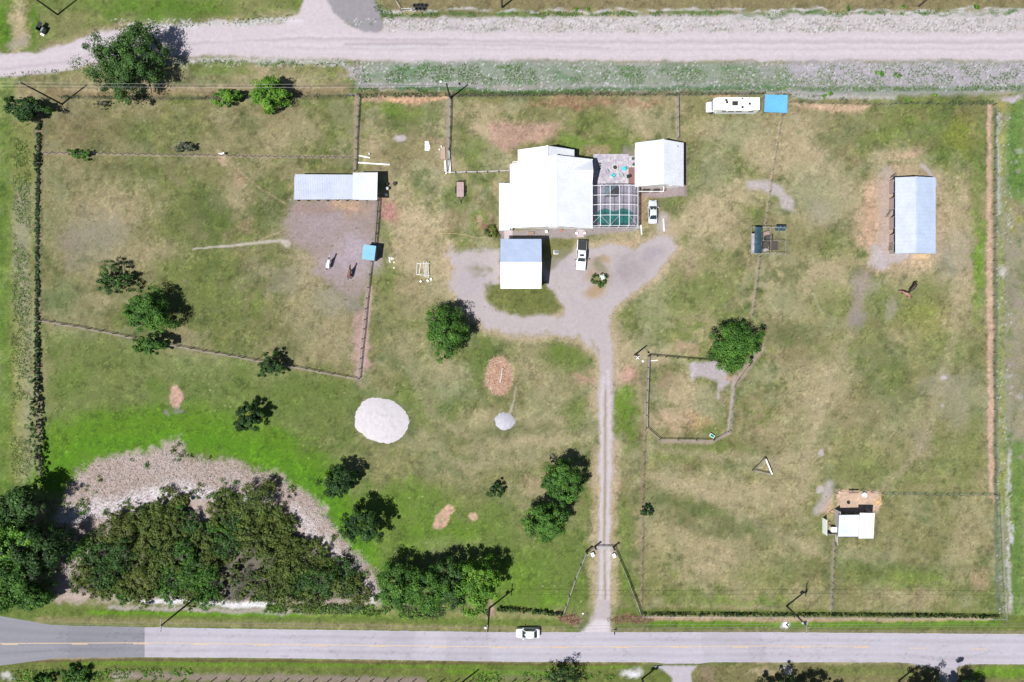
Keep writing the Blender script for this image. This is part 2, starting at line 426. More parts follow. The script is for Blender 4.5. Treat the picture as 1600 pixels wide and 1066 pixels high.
# --- large drifts of dry and green grass (centre, radii in photograph pixels)
for b in [
    # left paddocks
    (130,200,60,40,'brown',.35), (250,205,90,30,'green',.35), (460,205,60,45,'tan',.55), (350,190,26,40,'tan',.5), (420,175,60,16,'brown',.3),
    (180,330,90,60,'tan',.75), (150,370,60,50,'grey',.55), (235,395,70,30,'tan',.6), (115,385,25,45,'mauve',.3), (330,340,60,50,'dark',.45), (345,350,20,14,'green',.6),
    (370,300,30,40,'tan',.7), (375,280,14,14,'pink',.5), (390,350,14,20,'pink',.3), (300,440,80,50,'green',.4), (100,460,40,35,'teal',.35), (90,320,20,60,'pale',.45),
    (330,480,90,40,'green',.35), (420,500,50,50,'olive',.4), (470,470,46,60,'tan',.5), (520,520,34,70,'tan',.55), (440,440,40,26,'grey',.35), (405,470,14,30,'bright',.25),
    (430,330,30,40,'dark',.4), (420,290,30,20,'green',.35), (150,470,40,20,'tan',.5), (300,270,60,25,'olive',.4), (200,270,80,20,'dark',.25),
    # lower left meadow: lush arc round the thicket
    (160,560,90,36,'olive',.7), (300,570,110,36,'pale',.35), (110,600,40,40,'green',.6), (180,620,60,40,'olive',.5), (350,620,80,40,'green',.45),
    (90,720,40,60,'bright',.85), (150,675,70,36,'bright',.8), (240,660,70,30,'bright',.85), (330,675,80,34,'bright',.9), (420,695,60,30,'bright',.9), (490,740,40,44,'bright',.9),
    (530,790,30,40,'bright',.85), (560,850,40,60,'bright',.85), (600,800,50,60,'bright',.5), (240,610,22,22,'green',.7), (440,630,60,40,'green',.5), (500,600,60,40,'green',.45),
    (505,650,60,50,'olive',.6), (620,730,60,50,'olive',.6), (660,690,14,22,'tan',.6), (690,650,70,30,'green',.5), (640,620,40,30,'green',.5),
    (640,780,70,40,'bright',.55), (690,830,110,44,'bright',.75), (760,900,70,50,'bright',.6), (820,900,80,50,'bright',.65), (700,860,60,22,'pale',.45),
    (640,850,40,40,'bright',.6), (860,940,40,20,'bright',.7), (800,940,40,16,'bright',.6), (900,900,26,50,'green',.7),
    # middle lawn
    (650,350,60,50,'tan',.75), (640,400,40,40,'tan',.6), (620,300,40,50,'tan',.4), (690,410,30,40,'tan',.6), (640,470,60,50,'tan',.35), (600,440,24,40,'green',.5),
    (600,500,30,60,'olive',.5), (650,540,60,30,'tan',.5), (720,300,30,34,'green',.5), (750,350,22,30,'green',.7), (755,275,24,14,'green',.4),
    (640,180,50,24,'green',.6), (610,170,26,18,'bright',.3), (640,235,50,30,'olive',.45), (630,200,30,22,'dark',.3), (580,220,20,30,'tan',.4),
    (700,600,60,44,'pale',.6), (690,580,40,26,'tan',.5), (760,560,20,50,'green',.5), (830,560,50,40,'tan',.6), (880,560,46,34,'green',.8), (860,600,60,40,'tan',.45),
    (850,640,60,30,'pale',.35), (750,660,60,20,'tan',.6), (820,670,80,16,'dark',.5), (850,690,80,20,'tan',.55), (900,640,26,40,'green',.5), (790,700,80,24,'tan',.5),
    (800,740,80,24,'olive',.5), (835,755,22,18,'pink',.35), (840,770,36,30,'tan',.5), (720,740,60,30,'tan',.35), (915,760,14,60,'green',.6), (780,800,40,26,'green',.5), (870,870,60,34,'green',.55),
    (980,660,20,60,'green',.8), (975,620,16,36,'bright',.4), (982,740,18,40,'olive',.5), (980,820,18,60,'green',.6), (975,910,22,50,'green',.75), (905,930,26,30,'green',.6),
    (980,585,20,20,'pink',.8), (912,590,18,8,'pink',.6), (985,550,20,30,'tan',.5),
    # north paddock and round the house
    (760,200,30,30,'tan',.55), (760,170,60,14,'tan',.45), (870,175,80,24,'olive',.6), (940,190,60,30,'green',.4), (1000,180,40,40,'tan',.4), (960,230,60,22,'green',.6), (890,225,30,14,'bright',.4),
    (905,160,100,8,'rust',.35), (1010,160,40,8,'rust',.3), (745,240,26,30,'green',.6), (720,230,16,40,'green',.4),
    # east meadow
    (1085,180,20,60,'olive',.6), (1110,200,40,24,'tan',.5), (1150,210,50,40,'pale',.5), (1110,270,40,60,'pale',.55), (1190,240,34,50,'tan',.5), (1160,300,50,30,'tan',.6),
    (1110,330,60,40,'tan',.7), (1060,350,40,26,'tan',.5), (1060,310,30,30,'green',.45), (1130,370,40,30,'tan',.4), (1070,470,80,50,'green',.5), (1020,480,40,60,'pale',.4), (1130,440,50,40,'green',.4),
    (1020,560,30,20,'tan',.5), (1080,545,26,14,'pink',.5), (1250,240,50,50,'tan',.65), (1270,190,50,20,'tan',.4), (1300,215,60,22,'dark',.3), (1260,300,40,60,'pale',.6), (1310,300,40,60,'pale',.45), (1390,240,60,24,'tan',.4),
    (1340,190,90,24,'olive',.45), (1420,200,70,30,'green',.4), (1480,230,50,50,'green',.35), (1500,210,30,40,'yellow',.25), (1500,330,36,70,'tan',.5), (1490,400,40,50,'grey',.4), (1530,330,16,180,'green',.55), (1532,430,12,90,'bright',.6),
    (1240,380,50,40,'olive',.45), (1300,380,40,36,'green',.35), (1280,330,30,30,'grey',.3), (1290,440,50,40,'tan',.5), (1230,470,40,30,'pale',.5), (1240,520,50,26,'dark',.5), (1300,470,40,30,'green',.4),
    (1400,480,80,40,'green',.55), (1450,500,60,40,'yellow',.3), (1470,540,60,40,'green',.5), (1500,470,40,50,'tan',.4), (1450,450,50,20,'green',.4), (1350,530,40,30,'green',.35),
    (1280,600,60,60,'tan',.65), (1240,560,40,30,'brown',.3), (1340,640,50,50,'brown',.3), (1380,560,50,26,'dark',.4), (1400,610,30,50,'dark',.3), (1480,600,60,30,'grey',.4), (1500,640,50,40,'grey',.35), (1440,690,24,40,'mauve',.35),
    (1260,640,40,60,'tan',.5), (1220,680,40,40,'tan',.4), (1240,740,60,40,'tan',.6), (1330,720,50,50,'green',.35), (1380,740,80,26,'green',.4), (1490,720,50,50,'green',.35), (1520,680,20,80,'green',.4), (1420,650,40,40,'pale',.35),
    (1120,700,60,12,'green',.55), (1060,710,50,20,'green',.5), (1080,760,90,26,'tan',.6), (1160,770,70,26,'tan',.65), (1220,780,60,30,'tan',.5), (1100,800,60,20,'dark',.35), (1160,830,110,16,'dark',.4), (1050,840,50,30,'tan',.5),
    (1120,870,80,36,'tan',.6), (1100,900,50,26,'tan',.4), (1080,930,80,16,'green',.6), (1190,900,60,30,'green',.4), (1240,850,50,30,'tan',.5), (1180,940,90,10,'bright',.35), (1260,930,40,16,'tan',.4), (1020,900,16,50,'olive',.5),
    (1350,870,60,20,'pale',.4), (1380,890,90,16,'dark',.5), (1430,905,70,16,'bright',.4), (1500,880,40,40,'tan',.4), (1530,905,24,22,'pink',.4), (1420,930,90,18,'tan',.35), (1340,900,50,24,'green',.4), (1450,840,60,36,'olive',.5), (1520,820,30,50,'tan',.4),
    # inside the small paddock
    (1070,620,56,56,'tan',.65), (1040,590,26,36,'brown',.35), (1050,660,36,24,'pink',.3), (1095,655,24,16,'orange',.35), (1110,630,30,40,'pale',.5), (1130,620,14,30,'brown',.3),
]:
    blob(*b)
poly([(66,512),(200,535),(400,575),(555,600),(560,700),(520,780),(420,740),(280,690),(120,720),(68,740)], (112,130,66), .55, 20, 8)
poly([(560,760),(700,760),(800,800),(920,790),(925,950),(600,940),(560,860)], (110,134,56), .5, 20, 8)
line([(70,740,34),(110,690,36),(200,672,34),(300,668,36),(400,690,34),(480,735,34),(535,800,34),(575,880,34)], (104,146,30), .80, .7, 8)
line([(90,740,20),(130,705,18),(250,690,14),(330,692,16),(420,715,16),(500,765,18),(555,850,16),(590,930,12)], (98,150,16), .75, .8, 6)
poly([(62,160),(556,160),(556,590),(62,505)], (106,110,64), .34, 16, 8)  # darker wash on the left: part greener turf, part painted lens vignetting
poly([(62,505),(556,595),(560,700),(700,960),(66,960)], (96,118,50), .30, 16, 8)  # same turf and vignetting wash, below the slanting fence
poly([(560,450),(930,560),(930,950),(600,950),(560,700)], (112,124,70), .28, 30, 10)
poly([(1010,690),(1550,640),(1550,950),(1010,950)], (136,136,86), .25, 30, 10)
poly([(1220,430),(1540,430),(1540,760),(1220,760)], (140,142,94), .25, 30, 10)
for pts in ([(640,560),(655,610),(690,660),(750,685),(830,690),(925,676)], [(655,700),(720,725),(820,722),(925,700)], [(1010,740),(1100,770),(1200,830),(1290,870)], [(1012,700),(1120,715),(1230,720),(1300,700)], [(600,330),(640,400),(690,450),(705,470)], [(1060,300),(1100,340),(1080,400),(1050,400)], [(1240,180),(1290,260),(1350,330),(1360,420),(1330,520),(1290,600),(1260,700),(1250,780)], [(1480,300),(1500,420),(1480,560),(1440,700),(1380,765)]):
    line([(p[0], p[1], 4+3*((i*7)%3)) for i, p in enumerate(pts)], (178,166,132), .45, .95, 9, 1.3)
for pts in ([(560,610),(620,640),(660,700),(740,760),(850,790)], [(760,545),(740,600),(690,640)], [(1010,780),(1120,800),(1230,850),(1300,900)], [(1310,880),(1420,895),(1540,880)], [(300,280),(330,340),(340,400),(300,460)]):
    line([(p[0], p[1], 7) for p in pts], (104,120,66), .38, .95, 9, 1.3)
# mown bands in the pasture
for i, (x0, y0, x1, y1) in enumerate([(1010,760,1300,900), (1010,790,1260,900), (720,690,930,660), (700,720,930,700), (640,560,700,700), (690,640,760,690)]):
    line([(x0, y0, 8), (x1, y1, 8)], 'dark', 0.2, 0.95, 8)
# --- outside the left boundary
line([(8,120,14), (8,1000,14)], 'lush', .55, .6, 3)
line([(38,200,20), (38,560,20), (32,720,24)], (132,140,76), .7, .8, 7, 1.3)
line([(35,300,12), (38,740,12)], 'grey', .5, .8, 7)
line([(30,500,10), (32,740,10)], 'yellow', .3, .8, 7)
# far north strip
poly([(-60,-60),(500,-60),(468,18),(300,28),(200,32),(150,45),(90,62),(30,84),(-60,70)], 'green', .75, 6, 4)
blob(30,40,14,50,'tan',.7); blob(48,40,6,40,'lush',.6); blob(6,40,12,60,'lush',.6); blob(110,40,60,40,'olive',.5); blob(240,12,160,18,'lush',.45); blob(400,10,60,12,'olive',.5); blob(26,62,16,14,'grey',.5)
poly([(590,-60),(1660,-60),(1660,14),(600,14)], (140,130,94), .9, 4, 3)
# --- verges of the dirt road: shell and sand with weeds
poly([(600,26),(700,28),(900,26),(1200,22),(1400,20),(1660,16),(1660,52),(1200,56),(900,56),(640,54),(596,48)], (214,205,208), .92, 4, 4)
blob(1000,33,400,3,'white',.3,0,.9,8)
for x in range(600, 1640, 16):
    blob(x+rng.uniform(-8,8), 24+rng.uniform(-3,3)-x*0.002, rng.uniform(8,18), rng.uniform(2,4), 'weed', rng.uniform(.3,.8), 0, .9, 5)
    blob(x+rng.uniform(-8,8), 42+rng.uniform(-12,12), rng.uniform(8,22), rng.uniform(2,5), rng.choice(['grey','teal','gravd','pale']), rng.uniform(.15,.4), 0, .9, 6)
for x in range(600, 1640, 14):
    blob(x+rng.uniform(-8,8), 17+rng.uniform(-3,3), rng.uniform(6,18), rng.uniform(1.5,3), 'sand', rng.uniform(.2,.7), 0, .9, 5)
poly([(540,105),(600,98),(720,92),(900,98),(1200,100),(1660,96),(1660,140),(1400,150),(1300,152),(1100,144),(900,142),(700,140),(560,138)], (184,180,184), .85, 6, 5)
for x in range(560, 1640, 11):
    yy = rng.uniform(98, 140)
    blob(x+rng.uniform(-8,8), yy, rng.uniform(14,34), rng.uniform(2,6), rng.choice(['weed','teal','grey','gravel']), rng.uniform(.2,.6)*(1 if x < 1250 else .6), rng.uniform(-4,4), .9, 5)
for yv in (104,112,120,128):
    line([(570,yv,4),(700,yv-2,5),(900,yv+2,5),(1100,yv,5),(1240,yv+6,3)], (124,150,112), .45, .95, 7, 1.5)
line([(620,138,3),(700,140,3),(800,144,3),(1050,138,3),(1200,136,3)], (70,120,62), .75, .8, 4)
line([(1200,136,3),(1330,142,4),(1450,140,4),(1600,136,4)], (96,130,86), .6, .8, 4)
line([(1240,152,3),(1400,154,3)], 'sand', .4, .8, 4)
blob(640,112,40,10,(96,136,86),.5,0,.9,6); blob(670,110,30,6,'teal',.5); blob(880,118,30,8,'teal',.5)
# south edge of that verge: dry bank along the fence
line([(80,145,8),(540,140,9)], (146,130,98), .75, .5, 4)
line([(100,140,3),(540,138,3)], 'tan', .5, .8, 3)
blob(340,112,60,14,'green',.5); blob(480,112,60,12,'olive',.6); blob(420,98,90,4,'weed',.5)
line([(100,150,3),(300,154,3),(540,152,3)], (92,90,62), .5, .8, 3)
line([(560,146,3),(700,148,3),(1060,146,3),(1190,146,3)], (112,100,80), .6, .8, 3)
# --- the sandy patches
poly([(590,152),(640,150),(700,151),(699,157),(640,162),(600,158)], (208,172,138), .95, 4, 5, 1.2)
poly([(562,152),(600,152),(598,160),(566,160)], 'pink', .6, 3, 3)
poly([(1232,163),(1300,164),(1362,166),(1350,172),(1300,175),(1250,168)], (204,176,146), .85, 4, 5, 1.3)
poly([(1110,148),(1160,150),(1150,153),(1108,152)], 'orange', .5, 2, 2)
line([(1546,166,3.6),(1545,300,3.6),(1547,480,4.2),(1548,640,4.4),(1549,768,3.6)], (200,170,144), .95, .6, 2.6, 1.2)
blob(1551,780,4,10,'pink',.7)
# right neighbour
line([(1568,180,10),(1568,960,10)], (150,156,118), .7, .8, 5)
line([(1590,160,14),(1590,300,14)], (104,138,66), .8, .6, 6); line([(1566,160,5),(1566,270,5)], 'yellow', .5, .8, 4); blob(1580,155,22,8,'gravel',.8)
line([(1566,380,4),(1566,520,4),(1568,800,4)], (140,156,44), .6, .8, 4)
line([(1585,360,18),(1585,700,18)], (158,152,132), .6, .9, 9, 1.4)
line([(1590,700,12),(1590,970,12)], (104,138,62), .8, .7, 4)
line([(1576,700,2.5),(1577,960,2.5)], 'sand', .5, .95, 6, 1.5); line([(1562,180,3),(1560,330,3)], 'sand', .4, .95, 6, 1.5)
for y in range(170, 960, 16):
    blob(1556+rng.uniform(6,40), y, rng.uniform(3,10), rng.uniform(3,12), rng.choice(['weed','sand','green','mauve','yellow']), rng.uniform(.2,.6), 0, .9, 5)
line([(1556,170,2.5),(1556,770,2.5),(1560,960,3)], (96,116,92), .6, .6, 2)
# bare soil near the house, pen and barns
blob(515,380,86,92,(182,166,138),.6,0,.8)
poly([(458,312),(596,312),(590,345),(583,400),(574,450),(556,470),(520,450),(494,425),(500,410),(480,390),(448,380),(448,350)], 'mauve', .9, 8, 5)
blob(500,350,50,36,(178,162,168),.5,0,.8); blob(555,395,36,50,(190,176,186),.7,0,.8); blob(525,420,40,26,(184,168,176),.6); blob(545,325,40,11,(186,160,126),.6,0,.8); blob(530,322,16,8,(196,170,134),.5); blob(610,330,16,20,(178,136,122),.75,-20,.7)
blob(490,330,40,14,(166,140,128),.5); blob(560,540,16,60,(190,160,148),.7,-6,.6); line([(577,450,5),(563,585,6)], (196,170,158), .9, .5, 2); blob(548,480,16,26,'gravd',.4); blob(520,470,40,24,'grey',.4)
poly([(1360,300),(1385,262),(1420,258),(1470,275),(1470,400),(1440,420),(1400,425),(1362,420),(1352,380)], (188,166,140), .75, 16, 9)
blob(1412,340,84,104,(190,170,136),.62,0,.8); blob(1372,340,30,90,(196,172,142),.6,0,.8)
line([(1385,270,9),(1383,400,10)], (200,182,176), .7, .9, 4); blob(1376,400,26,20,'gravel',.8); blob(1410,400,40,12,'gravel',.7); blob(1435,405,24,14,(206,182,140),.75); line([(1358,300,8),(1356,380,8)], (196,164,136), .6, .95, 8)
line([(1440,258,3),(1452,268,3),(1462,290,3)], 'gravel', .8, .6, 2); blob(1350,450,22,26,'grey',.5); line([(1352,430,8),(1340,470,8),(1332,500,8)], 'mauve', .6, .9, 5); blob(1340,500,12,20,'gravd',.4); blob(1395,485,14,18,'grey',.5); blob(1420,240,30,10,'pink',.45); blob(1390,240,40,14,'tan',.5)
poly([(1308,768),(1340,765),(1372,768),(1378,785),(1374,800),(1310,802)], (212,186,158), .95, 3, 3)
blob(1372,785,8,14,(224,188,130),.7); line([(1297,758,7),(1290,785,9),(1278,800,6)], 'gravel', .75, .8, 3); blob(1300,790,12,20,(196,170,136),.6); line([(1285,800,3),(1300,835,3)], 'tan', .4, .9, 3)
poly([(1165,285),(1200,282),(1220,292),(1238,312),(1238,330),(1222,326),(1215,308),(1190,298),(1168,296)], 'gravel', .85, 4, 3)
poly([(1075,568),(1120,566),(1135,575),(1142,600),(1128,610),(1120,595),(1100,588),(1082,590)], (198,186,192), .9, 3, 3)
line([(1084,570,4),(1082,592,3)], 'gravel', .8, .6, 2); line([(1123,600,2),(1122,622,2)], 'gravel', .7, .7, 1); blob(1145,596,14,8,'pink',.6)
line([(1150,600,5),(1170,570,6),(1190,545,5)], (186,164,150), .7, .8, 3)
line([(1148,590,3),(1143,640,3),(1139,676,3)], (194,178,172), .85, .5, 1.5)
line([(1030,690,2.5),(1110,691,2.5),(1140,677,2.5)], (184,166,152), .7, .6, 1.5)
# house surroundings
poly([(765,190),(810,192),(872,195),(868,215),(820,225),(790,235),(768,225)], (190,158,138), .8, 8, 6); blob(752,205,20,16,'tan',.7)
poly([(914,230),(950,228),(950,241),(914,241)], 'pink', .5, 5, 4); blob(985,240,14,12,'gravd',.6); blob(805,265,8,20,'pink',.7)
poly([(780,360),(998,354),(998,360),(925,366),(900,372),(782,376)], (176,164,164), .9, 2, 1.5)
poly([(990,293),(1072,288),(1072,307),(1005,309),(998,302)], (182,164,166), .9, 2, 2); line([(1004,300,4),(1004,345,4)], (172,140,112), .8, .7, 2)
line([(1071,228,2.5),(1071,306,2.5)], (160,140,134), .8, .5, 1)
blob(762,360,12,12,(150,116,96),.7); blob(750,350,10,14,'pink',.5)
blob(980,378,30,6,(196,158,122),.7); blob(940,372,40,6,'green',.5); blob(1000,375,16,10,'green',.5)
line([(1035,340,8),(1034,362,8)], 'gravel', .7, .8, 3)
# foot and hoof paths
line([(302,389,1.2),(350,385,1.6),(400,380,1.8),(438,376,2.4),(448,381,6)], (206,196,186), .9, .6, 1)
line([(350,245,1.0),(400,290,1.0),(447,320,1.2)], (196,170,140), .6, .8, 2); line([(405,376,1),(440,362,1)], 'tan', .6, .8, 2)
line([(806,605,1.0),(804,625,1.2),(797,645,1.6)], (196,184,170), .8, .6, 1)
line([(1270,458,.9),(1285,490,.9)], (180,180,150), .8, .6, .5)
line([(1219,190,2.2),(1212,240,2.2),(1203,290,2),(1196,350,2)], (186,172,142), .7, .8, 2); line([(1186,402,2),(1180,450,2),(1174,495,2)], (176,160,136), .7, .8, 1.5)
# strips worn bare below the fences
for pts, c in [([(62,170,4),(60,300,4),(59,500,4),(62,740,4)], (150,134,120)), ([(66,239,1.8),(300,243,1.8),(548,246,2)], (176,160,136)), ([(557,150,3.4),(555,265,3.4)], (168,148,128)), ([(701,155,2.6),(699,268,2.6)], (172,160,152)),
               ([(590,312,2.4),(587,385,2.4)], (150,134,122)), ([(62,500,2),(300,545,2),(560,592,2)], (164,150,126)), ([(1057,152,2.4),(1058,215,2.4)], (176,160,140)), ([(1005,566,2),(1003,945,2)], (150,134,108)),
               ([(1303,845,2.4),(1299,955,3)], (160,148,128)), ([(1380,771,2),(1550,772,2)], (128,136,98)), ([(1012,556,2),(1010,668,2)], (150,140,120)), ([(700,270,2),(794,268,2)], (150,140,110))]:
    line(pts, c, .75, .6, 1.2)
# patches of straw, ash and earth
for b in [(274,620,11,20,(200,168,144),-8), (690,812,12,22,(196,168,138),30), (738,805,8,7,(200,172,144),0), (702,796,10,7,(196,168,138),0)]:
    blob(b[0],b[1],b[2],b[3],b[4],.95,b[5],.25,4)
blob(780,588,22,32,(214,184,158),.9,10,.5,6,.9); blob(782,575,14,12,(214,170,150),.6)
for b in [(626,215,12,6), (1282,708,5,6), (1475,591,6,5), (1474,634,3,3), (1282,765,8,6)]:
    blob(b[0],b[1],b[2],b[3],'gravel',.9,0,.5,3)
blob(850,660,60,26,'tan',.25); blob(259,650,10,7,'gravd',.6)
blob(598,657,56,44,'dark',.35,0,.5); blob(280,640,10,8,'gravd',.5); blob(380,650,12,10,'yellow',.5)
blob(350,243,14,12,'tan',.7); blob(352,243,6,6,'pink',.5)
# --- pale dead reeds round the thicket: bare earth and litter below them
poly([(88,800),(120,735),(170,712),(230,708),(280,690),(295,712),(380,725),(440,745),(490,775),(520,815),(545,850),(590,900),(592,938),(560,940),(90,940)], (200,180,172), .95, 8, 12)
line([(105,810,12),(180,790,14),(240,770,12),(300,765,10),(370,782,9),(420,775,9)], (244,236,240), .95, .9, 8)
line([(460,800,10),(510,860,12),(560,905,12),(580,930,10)], (238,226,228), .9, .9, 8)
blob(330,790,16,8,(170,140,118),.7)
poly([(112,922),(135,868),(175,840),(210,806),(262,782),(298,792),(320,828),(335,796),(372,782),(405,776),(438,806),(470,850),(520,884),(560,935),(340,936)], (112,108,96), .9, 6, 4)
# --- verge between thicket and the tarred road, and the south side of the road
poly([(-60,940),(90,945),(200,950),(600,955),(880,962),(905,985),(800,990),(400,985),(100,980),(60,972),(-60,968)], (112,128,62), .95, 4, 3)
line([(60,968,5),(300,974,5),(600,980,5),(880,984,4)], (150,140,100), .75, .7, 2)
line([(140,958,2.5),(400,961,3),(600,962,3)], 'bright', .8, .7, 2); line([(170,950,3),(290,953,3),(420,956,4),(480,955,3)], (200,186,184), .7, .8, 4)
line([(220,940,3),(300,940,4),(380,945,4),(424,946,4)], 'white', .95, .8, 4)
line([(380,944,4),(424,946,4)], (252,252,252), 1, .6, 2)
line([(480,958,5),(600,958,5),(760,962,4),(880,964,3)], (158,152,104), .6, .8, 4)
poly([(965,950),(1570,958),(1600,962),(1660,965),(1660,990),(1200,988),(960,988)], (112,124,62), .95, 4, 3)
line([(1005,966,3.5),(1200,968,4),(1400,968,3),(1550,968,3)], (196,170,140), .75, .8, 3); line([(1020,975,3.5),(1300,976,3.5),(1560,974,4)], 'bright', .7, .8, 2); line([(960,985,3),(1300,986,2.5),(1600,988,2.5)], (142,134,104), .7, .8, 2)
blob(985,968,24,5,(160,120,100),.6); blob(892,968,16,8,(166,132,106),.5); blob(766,948,8,12,(196,160,148),.7)
poly([(-60,1040),(60,1032),(230,1029),(800,1036),(1660,1040),(1660,1130),(-60,1130)], (112,122,62), .95, 3, 2)
line([(100,1036,3.5),(700,1040,3.5),(990,1040,3.5)], 'bright', .5, .8, 2); line([(0,1033,2),(230,1031,2),(800,1038,2),(1000,1038,2)], (112,92,70), .7, .7, 1.5)
line([(180,1056,6),(500,1062,6),(660,1064,5)], (158,140,132), .8, .7, 4); line([(780,1056,8),(880,1056,8)], (140,134,110), .4, .8, 4)
line([(700,1050,4),(860,1052,4)], 'bright', .6, .8, 3)
blob(190,1062,22,4,(206,190,186),.5); blob(14,1056,14,9,'sand',.7); blob(120,1052,30,12,'dark',.5); blob(985,1052,20,9,'white',.85,0,.8,8)
poly([(1080,1040),(1180,1038),(1660,1040),(1660,1130),(1090,1130)], (138,128,92), .7, 4, 3)
line([(1300,1046,7),(1420,1050,6)], 'green', .5, .8, 4); line([(1530,1050,9),(1640,1050,9)], 'bright', .75, .8, 4); blob(1228,1046,10,8,'sand',.6); blob(1195,1048,26,9,'tan',.5)
poly([(1098,1038),(1098,1130),(1110,1130),(1118,1040)], (150,132,112), .5, 2, 2)
blob(1228,975,10,8,'white',.75)
# scattered dung, tufts and pale weeds
fx = rng.uniform(70, 1545, 1500); fy = rng.uniform(155, 945, 1500)
dens = vnoise(fx/70, fy/70, 300)
for x, y, d in zip(fx, fy, dens):
    if d < .5: continue
    i = np.searchsorted(XS, x); j = np.searchsorted(YS, y)
    c = [(206,196,150), (86,98,52), (196,180,140), (120,140,60), (84,72,56)][int(rng.integers(0, 5))]
    COL[j, i] = COL[j, i]*0.4+alb(c)*0.6
# --- dirt road, spur, drive: painted once and lifted as their own sheets
MASK = {k: np.zeros(PX.shape, np.float32) for k in ('dirt_road', 'gravel_spur', 'driveway', 'side_driveway')}
line([(-400,102,19),(0,102,18),(60,98,18),(110,88,20),(160,74,24),(230,64,24),(330,63,24),(480,66,27),(600,72,24),(800,72,22),(1000,73,22),(1300,73,22),(1700,72,22),(3000,72,22)], 'road', .97, .16, 4, .9, MASK['dirt_road'])
poly([(478,-300),(516,-300),(514,0),(522,20),(545,38),(570,48),(560,60),(420,60),(440,40),(466,22),(474,0)], 'road', .97, 3, 3, .9, MASK['dirt_road'])
poly([(512,-300),(582,-300),(584,0),(592,20),(600,40),(592,50),(570,50),(548,38),(524,22),(510,0)], (168,162,170), .95, 3, 3, .9, MASK['gravel_spur'])
line([(1240,106,12),(1350,116,16),(1500,118,15),(1660,114,14)], (190,182,192), .8, .9, 5)
line([(0,108,2),(110,96,2),(200,72,2.5),(480,60,2),(900,66,2),(1600,66,2)], (196,184,194), .6, .8, 2); line([(0,94,2),(120,80,2),(240,58,2),(500,72,2),(900,80,2),(1600,80,2)], (224,216,222), .5, .9, 2)
for yy_ in (58,64,71,77,84):
    line([(430,yy_-2,1.2),(700,yy_,1.4),(1000,yy_+1,1.2),(1300,yy_,1.4),(1660,yy_,1.2)], (204,190,196) if yy_ in (64,77) else (230,220,226), .5, .9, 3, 1.3)
line([(540,70,2),(620,68,2.5),(700,70,2)], (178,166,172), .6, .9, 2); line([(680,70,1.5),(800,70,2),(950,75,1.5)], (190,178,184), .5, .9, 2)
line([(150,104,3),(280,94,3),(420,94,3),(540,100,3)], 'sand', .5, .9, 5); line([(200,40,3),(340,36,4),(470,34,4)], 'sand', .7, .8, 6)
D = MASK['driveway']
for pts in ([(1056,388),(1042,408),(1022,430),(990,455),(962,478),(953,496),(960,540),(962,600)], [(700,384),(705,436),(715,466),(735,492),(760,512),(800,527),(860,524),(905,526),(934,560),(934,640)], [(848,418),(862,402),(905,386),(960,380),(1006,378),(1050,366)], [(756,446),(760,476),(782,490),(820,494),(870,490),(880,478),(866,456)], [(932,940),(935,700)], [(957,700),(954,940)]):
    line([(p[0], p[1], 9) for p in pts], (192,174,142), .75, .9, 6)
poly([(903,990),(922,975),(932,940),(936,855),(936,700),(934,600),(935,545),(922,528),(900,518),(882,500),(880,476),(862,455),(850,440),(848,418),(862,402),(880,392),(905,386),(925,388),(960,382),(990,390),(1006,380),(1028,368),(1050,370),(1056,388),(1042,408),(1022,430),(990,455),(962,478),(953,496),(957,540),(959,600),(958,700),(956,800),(954,850),(952,940),(953,990)], 'gravel', .96, 3.4, 4.5, 1.4, D)
poly([(700,384),(716,392),(740,392),(782,388),(782,446),(764,444),(756,456),(760,474),(780,488),(820,492),(870,490),(886,492),(925,520),(935,560),(905,524),(860,522),(800,525),(760,512),(735,492),(715,466),(705,436),(714,415),(698,398)], 'gravel', .95, 6, 9, 1.5, D)
poly([(756,446),(790,448),(850,448),(866,456),(880,480),(862,490),(820,494),(782,488),(762,476)], (116,122,68), .9, 5, 5)
D[window(760,876,448,490)] *= 0.0
for b in [(938,432,20,24), (928,414,18,14), (926,428,18,14), (930,454,20,12), (945,404,10,8)]:
    blob(b[0],b[1],b[2],b[3],(188,162,128),.75,0,.7,6)
blob(936,414,10,12,(128,130,80),.6); blob(938,440,12,10,(116,124,70),.6)
poly([(852,372),(898,376),(896,392),(884,404),(872,416),(858,426),(850,418),(850,396)], (128,130,80), .85, 4, 4)
for b in [(742,420,7,4), (750,424,6,4), (745,430,7,4), (762,422,6,5), (754,432,6,3)]: blob(b[0],b[1],b[2],b[3],(138,142,86),.7,0,.7,4)
blob(900,420,60,20,(194,184,192),.4); blob(980,420,40,30,'gravd',.35,-40); blob(1020,395,26,16,(172,164,172),.5); blob(745,424,20,12,'olive',.5,0,.9,8); blob(740,440,30,30,(194,182,190),.5)
line([(946,935,1.6),(944,870,1.6),(945,800,1.8),(945,700,1.8),(946,610,1.2)], (164,148,110), .8, .8, 1.2, 1.5)
line([(938.5,935,2.2),(941,880,3),(939.5,800,2.4),(941,720,3),(940,640,2.2),(942,590,3)], (230,220,224), .55, .95, 1.8, 1.4); line([(950.5,935,2.4),(951.5,860,3),(950.5,780,2.2),(952,700,3),(951.5,620,2.4),(950,580,3)], (230,220,224), .55, .95, 1.8, 1.4)
poly([(905,990),(925,968),(952,968),(953,990)], (232,224,228), .8, 4, 2)
poly([(1022,1040),(1090,1040),(1080,1050),(1086,1130),(1056,1130),(1050,1060),(1036,1046)], (206,198,208), .95, 2, 2, .8, MASK['side_driveway'])
poly([(1420,1037),(1510,1037),(1496,1044),(1496,1130),(1466,1130),(1468,1046),(1440,1041)], (200,194,204), .9, 2, 2, .8, MASK['side_driveway'])
